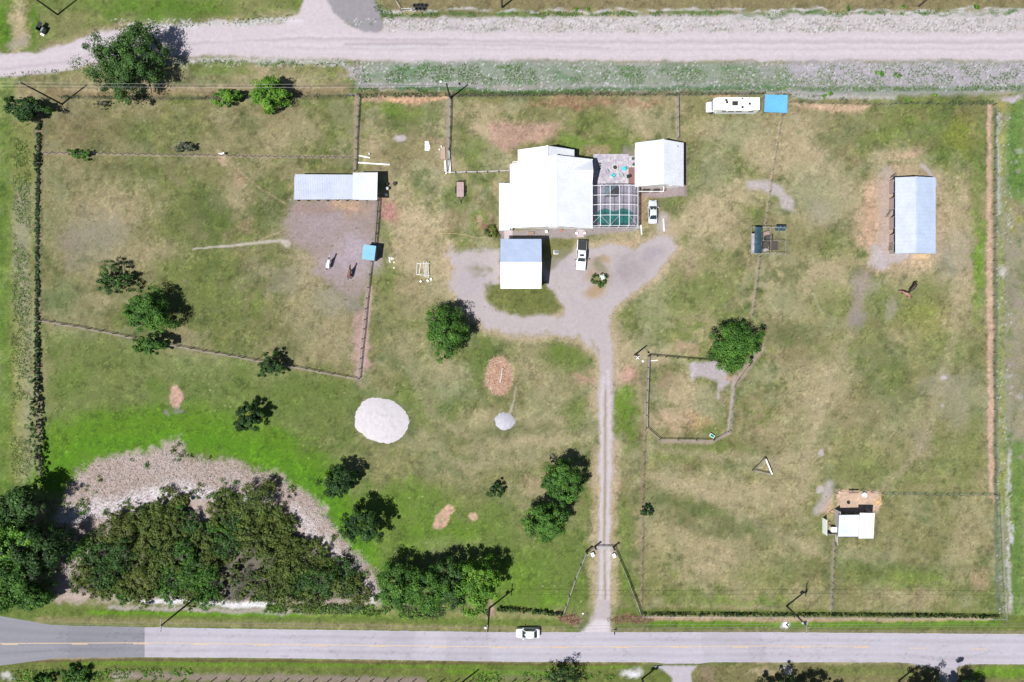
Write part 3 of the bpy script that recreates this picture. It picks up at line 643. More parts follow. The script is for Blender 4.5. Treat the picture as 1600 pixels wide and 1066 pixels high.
# weeds, pebbles and shell fragments speckle the verges
for (x0, x1, y0, y1, n, cs) in [(600,1650,28,56,5200,['white','weed','gravd','brown','sand']), (545,1650,96,142,5200,['weed','white','gravd','teal']), (160,600,28,40,500,['white','weed']), (180,560,92,104,500,['weed','sand','dark']),
                                (1556,1580,170,960,900,['grey','weed','dark','sand']), (190,640,936,956,400,['white','weed','brown'])]:
    fx = rng.uniform(x0, x1, n); fy = rng.uniform(y0, y1, n)
    ii = np.clip(np.searchsorted(XS, fx), 0, len(XS)-1); jj = np.clip(np.searchsorted(YS, fy), 0, len(YS)-1)
    cc = np.array([cnv(c) for c in cs])[rng.integers(0, len(cs), n)]
    keep = (vnoise(fx/9, fy/9, 310) > 0.35) & (MASK['dirt_road'][jj, ii] < .4)
    a = rng.uniform(.25, .8, n)[:, None]
    COL[jj[keep], ii[keep]] = (COL[jj, ii]*(1-a)+cc*a)[keep]
# fine mottling of the sward
mot = fine2*.44+fine1*.26+NZF*.30
grav = np.maximum.reduce([MASK[k_] for k_ in MASK])
# dry stalks over green, seed heads and thin spots: small flecks of a lighter and a darker tone
sat0 = (COL.max(-1)-COL.min(-1))/COL.max(-1); sw = .3+.7*sstep(.35,.62,sat0)
fl = sstep(.53, .72, fbm(PX, PY, 13, 4, 22, .8)*.85+NZF*.15)*(1-grav)*sw
COL *= (1+.26*fl[..., None]*np.array([1.05,1.0,.98], np.float32))
fd = sstep(.54, .70, fbm(PX, PY, 11, 4, 21, .8)*.88+(1-NZF)*.12)*(1-grav)*sw
COL *= (1-.28*fd)[..., None]
sat = (COL.max(-1)-COL.min(-1))/COL.max(-1)
amp = (.16+.40*sstep(.35,.62,sat))*(1-grav)+.16*grav
COL *= (1+amp*(mot-.48))[..., None]*1.05
Lg = np.log(np.clip(COL, .008, .9)); mu = np.log(alb((136,136,92)).astype(np.float32))
kk_ = (1+.15*(1-grav)*sstep(.30,.5,sat0))[..., None]
COL = np.exp(mu+kk_*(Lg-mu))
COL = np.clip(COL, 0.008, 0.8)

gx = ((PX-800)*S); gy = ((533-PY)*S)
ny, nx = PX.shape
idx = np.arange(ny*nx).reshape(ny, nx)
quads = np.stack([idx[1:, :-1], idx[1:, 1:], idx[:-1, 1:], idx[:-1, :-1]], -1).reshape(-1, 4)
gv = np.stack([gx.ravel(), gy.ravel(), np.zeros(ny*nx)], -1)
far = np.maximum.reduce([sstep(-25, -60, PX), sstep(1625, 1660, PX), sstep(-25, -60, PY), sstep(1092, 1128, PY)])[..., None]
GCOL = COL*(1-far)+(alb((132,134,88)).astype(np.float32)*(.8+.4*fbm(PX, PY, 300, 3, 23))[..., None])*far
ground = link_mesh('ground', np_mesh('ground', gv, quads, GCOL.reshape(-1, 3)), M_ground)
props(ground, 'mixed green and dry tan pasture grass covering the property', 'ground', kind='structure')
def sheet(name, m, z, label, cat, material):
    qm = (m[1:, :-1] > .5) & (m[1:, 1:] > .5) & (m[:-1, 1:] > .5) & (m[:-1, :-1] > .5)
    q = quads[qm.ravel()]
    used, inv = np.unique(q.ravel(), return_inverse=True)
    v = gv[used].copy(); v[:, 2] = z
    o = link_mesh(name, np_mesh(name, v, inv.reshape(-1, 4), COL.reshape(-1, 3)[used]), material)
    return props(o, label, cat, kind='structure')
sheet('dirt_road', MASK['dirt_road'], 0.004, 'wide pale graded dirt road along the top of the property', 'road', M_gravel)
sheet('gravel_spur', MASK['gravel_spur'], 0.008, 'grey gravel apron branching off the dirt road', 'road', M_gravel)
sheet('driveway', MASK['driveway'], 0.004, 'pale gravel driveway running from the tarred road to the house court', 'driveway', M_gravel)
sheet('side_driveway', MASK['side_driveway'], 0.004, 'pale gravel driveway mouths on the far side of the tarred road', 'driveway', M_gravel)

# ------------------------------------------------------------------ tarred road with worn light surface and yellow markings
def interp(tab, x): return float(np.interp(x, [t[0] for t in tab], [t[1] for t in tab]))
TOP = [(-4000,940),(-400,968),(-20,955),(2,964),(20,972),(60,976),(120,978),(226,980),(400,983),(800,988),(1200,988),(1600,991),(4000,1010)]
BOT = [(-4000,1020),(-400,1034),(-20,1046),(2,1038),(20,1034),(60,1030),(120,1028),(226,1027),(400,1028),(800,1034),(1020,1035),(1040,1037),(1090,1037),(1110,1035),(1400,1035),(1430,1037),(1470,1043),(1492,1043),(1510,1038),(1600,1038),(4000,1056)]
MID = [(-4000,1000),(0,1005.5),(226,1004.5),(400,1006.5),(800,1011),(1200,1009.5),(1365,1010),(1450,1011.5),(1600,1013.5),(4000,1040)]
def asphalt(name, rgb, rough=.9):
    m = mat(name, rgb, rough, nscale=.55, namt=.15, bump=.25, bscale=14, stretch=(.06, 1.5, 1))
    return m
M_asph = asphalt('worn_asphalt', alb((214,207,219)))
M_asphd = asphalt('darker_asphalt', alb((162,161,170)))
def road_piece(name, x0, x1, c, parent=None):
    xs = [x0]
    while xs[-1] < x1:
        xs.append(min(x1, xs[-1]+(3.5 if -40 < xs[-1] < 1640 else 120)))
    xs = np.array(xs); n = len(xs); m = 25
    tp = np.array([interp(TOP, x) for x in xs])+(fbm(xs, xs*0, 5, 3, 70)-.5)*1.4
    bt = np.array([interp(BOT, x) for x in xs])+(fbm(xs, xs*0+50, 5, 3, 71)-.5)*1.4
    v = np.linspace(0, 1, m)[:, None]
    X = np.repeat(xs[None], m, 0); Y = tp[None]*(1-v)+bt[None]*v
    vv = np.repeat(v, n, 1)
    wear = np.zeros_like(X)
    for q_, w_, a_ in ((.13,.05,.05), (.25,.05,-.07), (.37,.05,.05), (.63,.05,.05), (.75,.05,-.06), (.87,.05,.05), (.0,.03,.10), (1.0,.03,.10), (.5,.03,.03)):
        wear += a_*np.exp(-((vv-q_)/w_)**2)
    tex = (fbm(X*.12, Y, 7, 4, 72)-.5)*.16+(fbm(X, Y, 40, 4, 73)-.5)*.12+(fbm(X, Y, 4, 2, 74)-.5)*.08
    crack = -.16*(np.abs(fbm(X, Y*2.5, 60, 4, 75)-.5) < .006)
    seal = -.07*(fbm(X, Y*.6, 120, 2, 76) > .62)
    C = cnv(c)[None, None]*(1+wear+tex+crack+seal)[..., None]
    V = np.stack([(X-800)*S, (533-Y)*S, X*0+.012], -1).reshape(-1, 3)
    ii = np.arange(m*n).reshape(m, n)
    F = np.stack([ii[1:, :-1], ii[1:, 1:], ii[:-1, 1:], ii[:-1, :-1]], -1).reshape(-1, 4)
    return link_mesh(name, np_mesh(name, V, F, np.clip(C, .01, .8).reshape(-1, 3)), M_tar, parent)
M_tar = mat_attr('tar_surface', rough=.9, nscale=1.5, namt=.07, bump=.25, fine=12.0)
road = thing('road', 'two-lane tarred road with yellow centre line along the bottom', 'road', (0, G(0,1008)[1], 0))
road['kind'] = 'structure'
props(road_piece('asphalt_surface', 226, 4000, (208,202,213), road), 'pale worn asphalt')
props(road_piece('asphalt_surface', -4000, 226, (160,159,168), road), 'darker grey asphalt beyond the seam')
M_yel = mat('yellow_marking', alb((244,214,178)), .8, nscale=3, namt=.2)
M_edge = mat('white_marking', alb((226,220,228)), .8, nscale=3, namt=.2)
def stripe(name, x0, x1, dy, w, m):
    xs = np.arange(x0, x1+.01, min(20, (x1-x0)/2))
    vs = [(*G(x, interp(MID, x)+dy-w/2), .016) for x in xs]+[(*G(x, interp(MID, x)+dy+w/2), .016) for x in xs]
    n = len(xs)
    MB().add(vs, [(n+i, n+i+1, i+1, i) for i in range(n-1)]).build(name, m, road)
stripe('solid_line', -400, 1365, 0, 1.1, M_yel)
for x in [-85, 11-8, 112, 208, 301, 396, 487, 578, 673, 768, 863, 958, 1051, 1145, 1240, 1334, 1420, 1517, 1613]:
    stripe('dash', x, x+25, 1.6, 1.2, M_yel)

# ------------------------------------------------------------------ buildings
def roofmat(name, rgb, rough=.38, stretch=None):
    return mat(name, rgb, rough, metal=.0, nscale=.5, namt=.11, spec=.5, stretch=stretch)
M_roofw = roofmat('white_metal_roof', (.60,.615,.65), .5)
M_roofg = roofmat('galvalume_roof', (.41,.44,.55), .5)
M_roofp = roofmat('pale_galvalume_roof', (.50,.53,.63), .5)
M_roofb = roofmat('pale_blue_roof', (.33,.39,.52), .5)
M_blue = roofmat('sky_blue_sheet', (.10,.33,.56), .55)
M_blue2 = roofmat('light_blue_sheet', (.15,.36,.50), .55)
M_dark = mat('dark_matte', (.03,.028,.026), .9, nscale=2, namt=.3)  # near-black base colour for small fittings and ash

def slope(parent, name, A, B, C, D, m, ribs=0, th=.05, cap=None, rib_m=None):
    """roof slope: A-B along the eave, D-C along the ridge; ribs run eave to ridge"""
    A, B, C, D = map(Vector, (A, B, C, D))
    o = MB().slab([A, B, C, D], th).build(name, m, parent)
    if ribs:
        b = MB()
        n = (B-A).cross(D-A).normalized()
        if n.z < 0: n = -n
        for i in range(ribs+1):
            t = .004+i/ribs*.992
            p = A.lerp(B, t)+n*.012; q = D.lerp(C, t)+n*.012
            b.bar(p, q, .06, .05)
        r = b.build('roof_ribs', rib_m or m, o)
        r['kind'] = 'stuff'
    return o
def wall_box(parent, x0, x1, y0, y1, h, m=None, t=.15, skip=''):
    """four walls as separate parts, butted at the corners"""
    m = m or M_wall
    out = {}
    if 's' not in skip: out['s'] = MB().box(x0, x1, y0, y0+t, 0, h).build('wall', m, parent)
    if 'n' not in skip: out['n'] = MB().box(x0, x1, y1-t, y1, 0, h).build('wall', m, parent)
    if 'w' not in skip: out['w'] = MB().box(x0, x0+t, y0+t+.002, y1-t-.002, 0, h).build('wall', m, parent)
    if 'e' not in skip: out['e'] = MB().box(x1-t, x1, y0+t+.002, y1-t-.002, 0, h).build('wall', m, parent)
    return out
def gable(parent, pts, m=None):
    """triangular end wall from three points, 12 cm thick along axis"""
    pts = [Vector(p) for p in pts]
    n = (pts[1]-pts[0]).cross(pts[2]-pts[0]).normalized()*.06
    MB().add([p-n for p in pts]+[p+n for p in pts], [(0,1,2),(5,4,3),(0,3,4,1),(1,4,5,2),(2,5,3,0)]).build('gable', m or M_wall, parent)
def add_window(parent, axis_, at, c, z, w, h):
    """window on a wall: axis 'x' = wall facing +-x at x=at"""
    b = MB(); g = MB(); s = 1 if at >= 0 else -1
    def bx(mb, a0, a1, z0, z1, o0, o1):
        if axis_ == 'y': mb.box(a0, a1, at+min(o0, o1), at+max(o0, o1), z0, z1)
        else: mb.box(at+min(o0, o1), at+max(o0, o1), a0, a1, z0, z1)
    bx(g, c-w/2+.05, c+w/2-.05, z+.05, z+h-.05, -.02, .02)
    f = MB()
    for (a0, a1, z0, z1) in ((c-w/2, c+w/2, z, z+.06), (c-w/2, c+w/2, z+h-.06, z+h), (c-w/2, c-w/2+.06, z+.062, z+h-.062), (c+w/2-.06, c+w/2, z+.062, z+h-.062), (c-.02, c+.02, z+.062, z+h-.062)):
        bx(f, a0, a1, z0, z1, -.045, .045)
    fo = f.build('window', M_white, parent)
    g.build('pane', M_glass, fo)
def door(parent, axis_, at, c, w, h, m=None):
    b = MB()
    if axis_ == 'y': b.box(c-w/2, c+w/2, at-.05, at+.05, .02, h)
    else: b.box(at-.05, at+.05, c-w/2, c+w/2, .02, h)
    d = b.build('door', m or M_trim, parent)
    k = MB()
    if axis_ == 'y': k.cbox((c+w/2-.1, at, 1.0), (.05, .2, .05))
    else: k.cbox((at, c+w/2-.1, 1.0), (.2, .05, .05))
    k.build('handle', M_steel, d)

# main house: two gabled blocks and a lean-to, all under white metal
def yoff(v): return v
house = thing('main_house', 'large white metal-roofed house beside the screened pool', 'house', (8.2, 28, 0))
eE, eW, rX = 15.35, -.4, 8.2
yS, yN = 21.6, 34.95
hE, hW, hR = 3.3, 2.9, 6.3
wall_box(house, .1, 14.9, 22.1, 34.6, 2.75)
gable(house, [(.3,34.55,2.75),(14.8,34.55,3.1),(8.2,34.55,6.0)]); gable(house, [(.3,22.2,2.75),(14.8,22.2,3.1),(8.2,22.2,6.0)])
# cross gable facing the patio
for yc in (34.75, 30.1):
    MB().add([(15.42,yc,3.36),(15.42,32.4,4.95),(11.2,32.4,4.99),(15.42,yc,3.30),(15.42,32.4,4.89),(11.2,32.4,4.93)], [(0,1,2),(5,4,3),(0,3,4,1),(1,4,5,2),(2,5,3,0)]).build('roof_slope', M_roofw, house)
MB().box(14.78, 14.9, 30.4, 34.5, 2.752, 3.3).build('wall', M_wall, house)
gable(house, [(14.95,30.4,3.3),(14.95,34.5,3.3),(14.95,32.4,4.75)])
slope(house, 'roof_slope', (eE,yS,hE), (eE,yN,hE), (rX,yN,hR), (rX,yS,hR), M_roofw, 36)
slope(house, 'roof_slope', (eW,yS+.15,hW), (eW,yN-.9,hW), (rX,yN,hR), (rX,yS,hR), M_roofw, 36)
MB().bar((rX,yS-.05,hR+.03), (rX,yN+.05,hR+.03), .34, .07).build('ridge_cap', M_trim, house)
MB().bar((eE+.06,yS,hE-.06), (eE+.06,yN,hE-.06), .12, .12).build('gutter', M_trim, house)
# north wing
slope(house, 'roof_slope', (1.12,33.6,2.95), (1.12,36.8,2.95), (6.65,36.8,5.75), (6.65,33.6,5.75), M_roofw, 9)
slope(house, 'roof_slope', (12.0,33.6,3.0), (12.0,36.8,3.0), (6.65,36.8,5.75), (6.65,33.6,5.75), M_roofw, 9)
MB().bar((6.65,33.4,5.79), (6.65,36.85,5.79), .34, .07).build('ridge_cap', M_trim, house)
wall_box(house, 1.5, 11.6, 34.62, 36.4, 2.65, skip='s'); gable(house, [(1.6,36.35,2.65),(11.5,36.35,2.65),(6.65,36.35,5.5)])
# west lean-to and the stepped corner
slope(house, 'roof_slope', (-2.5,21.35,2.45), (-2.5,30.5,2.45), (-.42,30.5,2.8), (-.42,21.35,2.8), M_roofp, 24)
wall_box(house, -2.2, .1, 21.7, 30.2, 2.35, skip='e')
for c in (2.0, 5.2, 11.2): add_window(house, 'y', 22.1, c, .9, 1.6, 1.3)
door(house, 'y', 22.1, 13.3, 1.0, 2.1); door(house, 'y', 22.1, 8.0, 1.8, 2.1)
for c in (24.5, 28.0, 32.0): add_window(house, 'x', 14.9, c, .9, 1.4, 1.2)
for c in (3.6, 9.4): add_window(house, 'y', 36.4, c, .9, 1.4, 1.2)
for (x, y, z) in ((5.2,30.6,4.92), (5.25,28.6,4.93), (10.6,32.8,4.93)):
    MB().lathe([(.09,0),(.09,.32),(.16,.33),(.16,.42),(.0,.46)], (x, y, z-.1), 10).build('roof_vent', M_steel, house)
# covered step in front of the house
MB().box(3.2, 4.3, 20.9, 21.5, .25, .33).build('porch_bench', M_brownboard, house)

guest = thing('guest_house', 'small white metal-roofed guest house east of the flagstone patio', 'house', (28.5, 34, 0))
wall_box(guest, 24.1, 32.7, 30.2, 37.7, 2.85)
gable(guest, [(24.2,37.65,2.85),(32.6,37.65,2.85),(28.6,37.65,5.1)]); gable(guest, [(24.2,30.25,2.85),(32.6,30.25,2.85),(28.6,30.25,5.1)])
slope(guest, 'roof_slope', (23.7,29.7,2.95), (23.7,38.15,2.95), (28.6,38.15,5.3), (28.6,29.7,5.3), M_roofw, 24)
slope(guest, 'roof_slope', (33.05,29.7,2.95), (33.05,38.15,2.95), (28.6,38.15,5.3), (28.6,29.7,5.3), M_roofw, 24)
MB().bar((28.6,29.65,5.33), (28.6,38.2,5.33), .34, .07).build('ridge_cap', M_trim, guest)
add_window(guest, 'x', 32.7, 33.0, .9, 1.4, 1.2); add_window(guest, 'x', 32.7, 36.0, .9, 1.4, 1.2); door(guest, 'y', 30.2, 30.9, 1.0, 2.1); add_window(guest, 'y', 37.7, 28.4, .9, 1.6, 1.2)
MB().lathe([(.09,0),(.09,.3),(.16,.31),(.16,.4),(.0,.44)], (31.6,37.2,3.6), 10).build('roof_vent', M_steel, guest)
# screened porch frame on its south side
pf = MB()
for x in (24.3, 27.0, 29.3): pf.tube((x,28.95,0), (x,28.95,2.3), .05, .05, 6)
pf.bar((24.2,28.95,2.34), (29.4,28.95,2.34), .1, .1); pf.bar((24.3,29.0,2.34), (24.3,29.9,2.55), .1, .1); pf.bar((29.3,29.0,2.34), (29.3,29.9,2.55), .1, .1)
pf.build('porch_frame', M_white, guest)
MB().cbox((26.3,29.5,.35), (1.2,.5,.7)).build('porch_bench', M_dark, guest)
MB().cbox((28.3,29.5,.4), (1.0,.5,.8)).build('porch_cabinet', M_dark, guest)

garage = thing('detached_garage', 'detached garage with white south roof slope and pale blue north slope', 'garage', (1.7, 14.8, 0))
gx0, gx1, gy0, gy1, grd = -2.2, 5.62, 10.0, 19.5, 14.8
wall_box(garage, -1.9, 5.3, 10.4, 19.2, 3.85)
gable(garage, [(-1.85,10.5,3.85),(-1.85,19.1,3.85),(-1.85,14.8,5.0)]); gable(garage, [(5.25,10.5,3.85),(5.25,19.1,3.85),(5.25,14.8,5.0)])
slope(garage, 'roof_slope', (gx0,gy0,3.95), (gx1,gy0,3.95), (gx1,grd,5.2), (gx0,grd,5.2), M_roofw, 22)
props(slope(garage, 'roof_slope', (gx0,gy1,3.95), (gx1,gy1,3.95), (gx1,grd,5.2), (gx0,grd,5.2), M_roofb, 22), 'pale blue-grey north slope')
MB().bar((gx0-.02,grd,5.23), (gx1+.02,grd,5.23), .3, .06).build('ridge_cap', M_trim, garage)
gd = MB().box(5.3, 5.36, 11.2, 14.2, .03, 2.4).build('garage_door', M_trim, garage)
gp = MB()
for z in (.6, 1.2, 1.8): gp.box(5.362, 5.375, 11.2, 14.2, z-.01, z+.01)
gp.build('panel_groove', M_steel, gd)
gd = MB().box(5.3, 5.36, 15.2, 18.2, .03, 2.4).build('garage_door', M_trim, garage)
add_window(garage, 'y', 10.4, 1.6, 1.1, 1.4, 1.0)

# screen enclosure over the pool
cage = thing('pool_enclosure', 'white-framed screen cage over the kidney-shaped pool', 'enclosure', (20, 26.5, 0))
cx = [G(x, 330, 3.0)[0] for x in (923, 938, 953, 967.5, 982.5, 997)]
cy = [G(960, y, 3.0)[1] for y in (353, 336.5, 320, 305, 290)]
def cz(i): return (2.75, 3.15, 3.3, 3.3, 3.15, 2.75)[i]
for i, x in enumerate(cx):
    fr = MB(); fr.bar((x,cy[0],cz(i)), (x,cy[-1],cz(i)), .075, .10)
    fr.build('roof_beam', M_trim, cage)
    if i in (0, 5):
        for y in cy: MB().bar((x,y,.0), (x,y,cz(i)-.07), .09, .09).build('post', M_white, cage)
    else:
        for y in (cy[0], cy[-1]): MB().bar((x,y,.0), (x,y,cz(i)-.07), .09, .09).build('post', M_white, cage)
for j, y in enumerate(cy):
    for i in range(5):
        d = .06
        MB().bar((cx[i]+d,y,cz(i)), (cx[i+1]-d,y,cz(i+1)), .065, .08).build('purlin', M_trim, cage)
for i, (a, b) in enumerate(((0,1),(2,1),(2,3),(5,4))):
    MB().bar((cx[a],cy[0]+.05,cz(a)-.02), (cx[b],cy[1]-.05,cz(b)-.02), .05, .05).build('brace', M_trim, cage)
MB().bar((cx[0],cy[0]-.02,.9), (cx[-1],cy[0]-.02,.9), .05, .08).build('chair_rail', M_white, cage)
MB().bar((cx[-1],cy[0],.9), (cx[-1],cy[-1],.9), .05, .08).build('chair_rail', M_white, cage)
ms = bpy.data.materials.new('insect_screen'); ms.use_nodes = True
_n = ms.node_tree.nodes; _l = ms.node_tree.links
_t = _n.new('ShaderNodeBsdfTransparent'); _x = _n.new('ShaderNodeMixShader'); _x.inputs[0].default_value = .16
_n['Principled BSDF'].inputs['Base Color'].default_value = (.05,.05,.06,1); _n['Principled BSDF'].inputs['Roughness'].default_value = .8
_w = _n.new('ShaderNodeTexNoise'); _w.inputs['Scale'].default_value = 1.2
_m = _n.new('ShaderNodeMapRange'); _m.inputs['To Min'].default_value = .26; _m.inputs['To Max'].default_value = .34
_l.new(_w.outputs[0], _m.inputs['Value']); _l.new(_m.outputs[0], _x.inputs[0])
_l.new(_t.outputs[0], _x.inputs[1]); _l.new(_n['Principled BSDF'].outputs[0], _x.inputs[2]); _l.new(_x.outputs[0], _n['Material Output'].inputs['Surface'])
for i in range(5):
    for j in range(4):
        MB().add([(cx[i]+.06,cy[j]+.06,cz(i)+.02),(cx[i+1]-.06,cy[j]+.06,cz(i+1)+.02),(cx[i+1]-.06,cy[j+1]-.06,cz(i+1)+.02),(cx[i]+.06,cy[j+1]-.06,cz(i)+.02)], [(0,1,2,3)]).build('screen_panel', ms, cage)
ms2 = ms.copy(); ms2.name = 'dense_screen'
for nd in ms2.node_tree.nodes:
    if nd.type == 'MAP_RANGE': nd.inputs['To Min'].default_value = .5; nd.inputs['To Max'].default_value = .62
for i in range(5):
    MB().add([(cx[i]+.06,cy[0],.05),(cx[i+1]-.06,cy[0],.05),(cx[i+1]-.06,cy[0],cz(i+1)-.1),(cx[i]+.06,cy[0],cz(i)-.1)], [(0,1,2,3)]).build('screen_panel', ms2, cage)
for j in range(4):
    MB().add([(cx[-1],cy[j]+.06,.05),(cx[-1],cy[j+1]-.06,.05),(cx[-1],cy[j+1]-.06,2.65),(cx[-1],cy[j]+.06,2.65)], [(0,1,2,3)]).build('screen_panel', ms2, cage)

# paved deck with the pool set into it
def tilemat(name, c1, c2, joint, scale, flag=False):
    m = bpy.data.materials.new(name); m.use_nodes = True
    N = m.node_tree.nodes; L = m.node_tree.links; b = N['Principled BSDF']; b.inputs['Roughness'].default_value = .85
    tc = N.new('ShaderNodeTexCoord')
    vo = N.new('ShaderNodeTexVoronoi'); vo.inputs['Scale'].default_value = scale; vo.distance = 'EUCLIDEAN' if flag else 'CHEBYCHEV'
    ve = N.new('ShaderNodeTexVoronoi'); ve.inputs['Scale'].default_value = scale; ve.feature = 'DISTANCE_TO_EDGE'
    if not flag: vo.inputs['Randomness'].default_value = .25; ve.inputs['Randomness'].default_value = .25
    L.new(tc.outputs['Object'], vo.inputs['Vector']); L.new(tc.outputs['Object'], ve.inputs['Vector'])
    r = N.new('ShaderNodeValToRGB'); r.color_ramp.elements[0].color = (*c1, 1); r.color_ramp.elements[1].color = (*c2, 1)
    sp = N.new('ShaderNodeSeparateColor'); L.new(vo.outputs['Color'], sp.inputs[0]); L.new(sp.outputs[0], r.inputs[0])
    g = N.new('ShaderNodeMapRange'); g.inputs['From Min'].default_value = .03; g.inputs['From Max'].default_value = .07; L.new(ve.outputs['Distance'], g.inputs['Value'])
    mx = N.new('ShaderNodeMix'); mx.data_type = 'RGBA'; mx.inputs[6].default_value = (*joint, 1)
    L.new(g.outputs[0], mx.inputs[0]); L.new(r.outputs[0], mx.inputs[7]); L.new(mx.outputs[2], b.inputs['Base Color'])
    bp = N.new('ShaderNodeBump'); bp.inputs['Strength'].default_value = .4; bp.inputs['Distance'].default_value = .02
    L.new(g.outputs[0], bp.inputs['Height']); L.new(bp.outputs[0], b.inputs['Normal'])
    return m
M_flag = tilemat('flagstone', tuple(alb((244,236,242))), tuple(alb((206,198,212))), tuple(alb((190,182,194))), 1.6, True)
M_paver = tilemat('pool_pavers', tuple(alb((230,222,240))), tuple(alb((214,208,228))), tuple(alb((196,190,208))), 2.2)
M_brick = tilemat('brick_pavers', tuple(alb((178,128,116))), tuple(alb((156,110,104))), tuple(alb((140,110,104))), 4.0)
x0, y0 = G(922, 357); x1, y1 = G(998.5, 288)
deck = MB().box(x0, x1, y0, y1, -.05, .06).build('pool_deck', M_paver)
props(deck, 'pale lavender-grey paved deck around the pool', 'deck', kind='structure')
x0, y0 = G(927, 287.4); x1, y1 = G(982, 241)
patio = MB().box(x0, x1, y0, y1, -.05, .05).build('flagstone_patio', M_flag)
props(patio, 'light flagstone patio between the two white-roofed houses', 'patio', kind='structure')
x0, y0 = G(982.3, 287.4); x1, y1 = G(993, 262)
props(MB().box(x0, x1, y0, y1, -.05, .045).build('brick_strip', M_brick), 'reddish brick strip at the patio edge', 'paving', kind='structure')
x0, y0 = G(982.3, 261.6); x1, y1 = G(994, 244)
props(MB().box(x0, x1, y0, y1, -.05, .04).build('paved_strip', M_flag), 'pale paving beside the guest house wall', 'paving', kind='structure')
x0, y0 = G(788, 377); x1, y1 = G(801, 360)
M_walk = mat('pale_concrete_walk', alb((226,210,214)), .85, nscale=1, namt=.08)
props(MB().box(x0, x1, y0, y1, -.02, .05).build('walkway', M_walk), 'pale concrete walk between the house and the garage', 'path', kind='structure')
x0, y0 = G(901, 371); x1, y1 = G(912, 359)
props(MB().box(x0, x1, y0, y1, -.02, .05).build('entrance_slab', M_walk), 'pale entrance slab before the front door', 'path', kind='structure')
# pool: peanut outline
M_water = mat('pool_water', (.008,.17,.155), .06, nscale=.5, namt=.25, bump=.08, bscale=3, spec=.5)
ctr = G(960, 340)
outl = []
for i in range(64):
    t = 2*math.pi*i/64
    c, s = math.cos(t), math.sin(t)
    rx, ry = 27.5*S, 13.0*S
    x = rx*abs(c)**.75*(1 if c >= 0 else -1); y = ry*abs(s)**.75*(1 if s >= 0 else -1)
    if y > 0: y *= 1.08-.42*math.exp(-((x+.1)/1.05)**2)
    outl.append((ctr[0]+x, ctr[1]+y))
pool = thing('swimming_pool', 'teal kidney-shaped swimming pool under the screen cage', 'pool', (ctr[0], ctr[1], .06))
MB().prism(outl, .03, .075).build('water_surface', M_water, pool)
cop = MB()
no = [(ctr[0]+(p[0]-ctr[0])*1.06, ctr[1]+(p[1]-ctr[1])*1.09) for p in outl]
n = len(outl)
cop.add([(p[0],p[1],.10) for p in outl]+[(p[0],p[1],.10) for p in no]+[(p[0],p[1],.02) for p in outl]+[(p[0],p[1],.02) for p in no],
        [(i,(i+1)%n,n+(i+1)%n,n+i) for i in range(n)]+[(n+i,n+(i+1)%n,3*n+(i+1)%n,3*n+i) for i in range(n)]+[(i,2*n+i,2*n+(i+1)%n,(i+1)%n) for i in range(n)])
cop.build('coping', mat('teal_coping', (.06,.16,.15), .6, nscale=2, namt=.2), pool)

# dark pavilion on the deck
px_, py_ = G(953, 302)
pav = thing('pavilion', 'dark hip-roofed pavilion on the deck under the screen cage', 'pavilion', (px_, py_, .06))
M_pavshade = mat('pavilion_roof_shaded', (.05,.055,.06), .8, nscale=3, namt=.35, bump=.4)
M_pavsun = mat('pavilion_roof_sunlit', (.16,.22,.26), .7, nscale=3, namt=.3)
for sx in (-1, 1):
    for sy in (-1, 1):
        MB().tube((px_+sx*.95, py_+sy*.85, .06), (px_+sx*.95, py_+sy*.85, 1.9), .05, .05, 6).build('post', M_darkwood, pav)
top = (px_, py_, 2.65); cs = [(px_-1.25,py_-1.1,1.9),(px_+1.25,py_-1.1,1.9),(px_+1.25,py_+1.1,1.9),(px_-1.25,py_+1.1,1.9)]
for i in range(4):
    a, b = Vector(cs[i]), Vector(cs[(i+1)%4]); t = Vector(top)
    lo = Vector((0,0,-.05))
    MB().add([a,b,t,a+lo,b+lo,t+lo], [(0,1,2),(5,4,3),(0,3,4,1),(1,4,5,2),(2,5,3,0)]).build('canopy_slope', M_pavshade if i in (0,1) else M_pavsun, pav)  # sunlit and shaded halves of one roof put into the slope colours
MB().lathe([(.5,0),(.55,.05),(.55,.45),(.0,.45)], (px_, py_, .06), 12).build('table', M_darkwood, pav)

# long horse barn, left
def shed_posts(parent, xs, y, h, m=None):
    for x in xs: MB().bar((x,y,0), (x,y,h), .14, .14).build('post', m or M_wood, parent)
barn = thing('horse_barn', 'long open-front horse shelter with ribbed pale metal roof', 'barn', (-34, 31, 0))
def QP(px, py, h): return V3(px, py, h)
slope(barn, 'roof_slope', QP(461,272.5,2.6), QP(552.5,273,2.6), QP(552,311.5,3.4), QP(459,312,3.4), M_roofg, 34, rib_m=M_roofp)
slope(barn, 'roof_slope', QP(551.5,270,3.3), QP(590,269.5,3.3), QP(589,313,3.9), QP(551,312,3.9), M_roofp, 14, rib_m=M_roofw)
xw, _ = G(466,280,0); xe, _ = G(589,280,0); xm, _ = G(556,280,0)
yn = QP(500,273,2.6).y-.35; ys = QP(500,311.5,3.4).y+.35
M_barnw = mat('barn_siding', (.36,.34,.33), .8, nscale=1.2, namt=.2, bump=.2)
MB().box(xw, xm, yn-.12, yn, 0, 2.5).build('wall', M_barnw, barn); MB().box(xw, xw+.12, ys, yn-.122, 0, 2.5).build('wall', M_barnw, barn)
MB().box(xm+.002, xe, yn-.10, yn+.02, 0, 3.2).build('wall', M_barnw, barn); MB().box(xe-.12, xe, ys+1.5, yn-.122, 0, 3.1).build('wall', M_barnw, barn)
shed_posts(barn, np.linspace(xw+.1, xe-.1, 9), ys, 3.2)
for x in np.linspace(xw+3, xe-4, 4): MB().box(x-.05, x+.05, ys+.2, yn-.2, 0, 1.6).build('stall_partition', M_brownboard, barn)

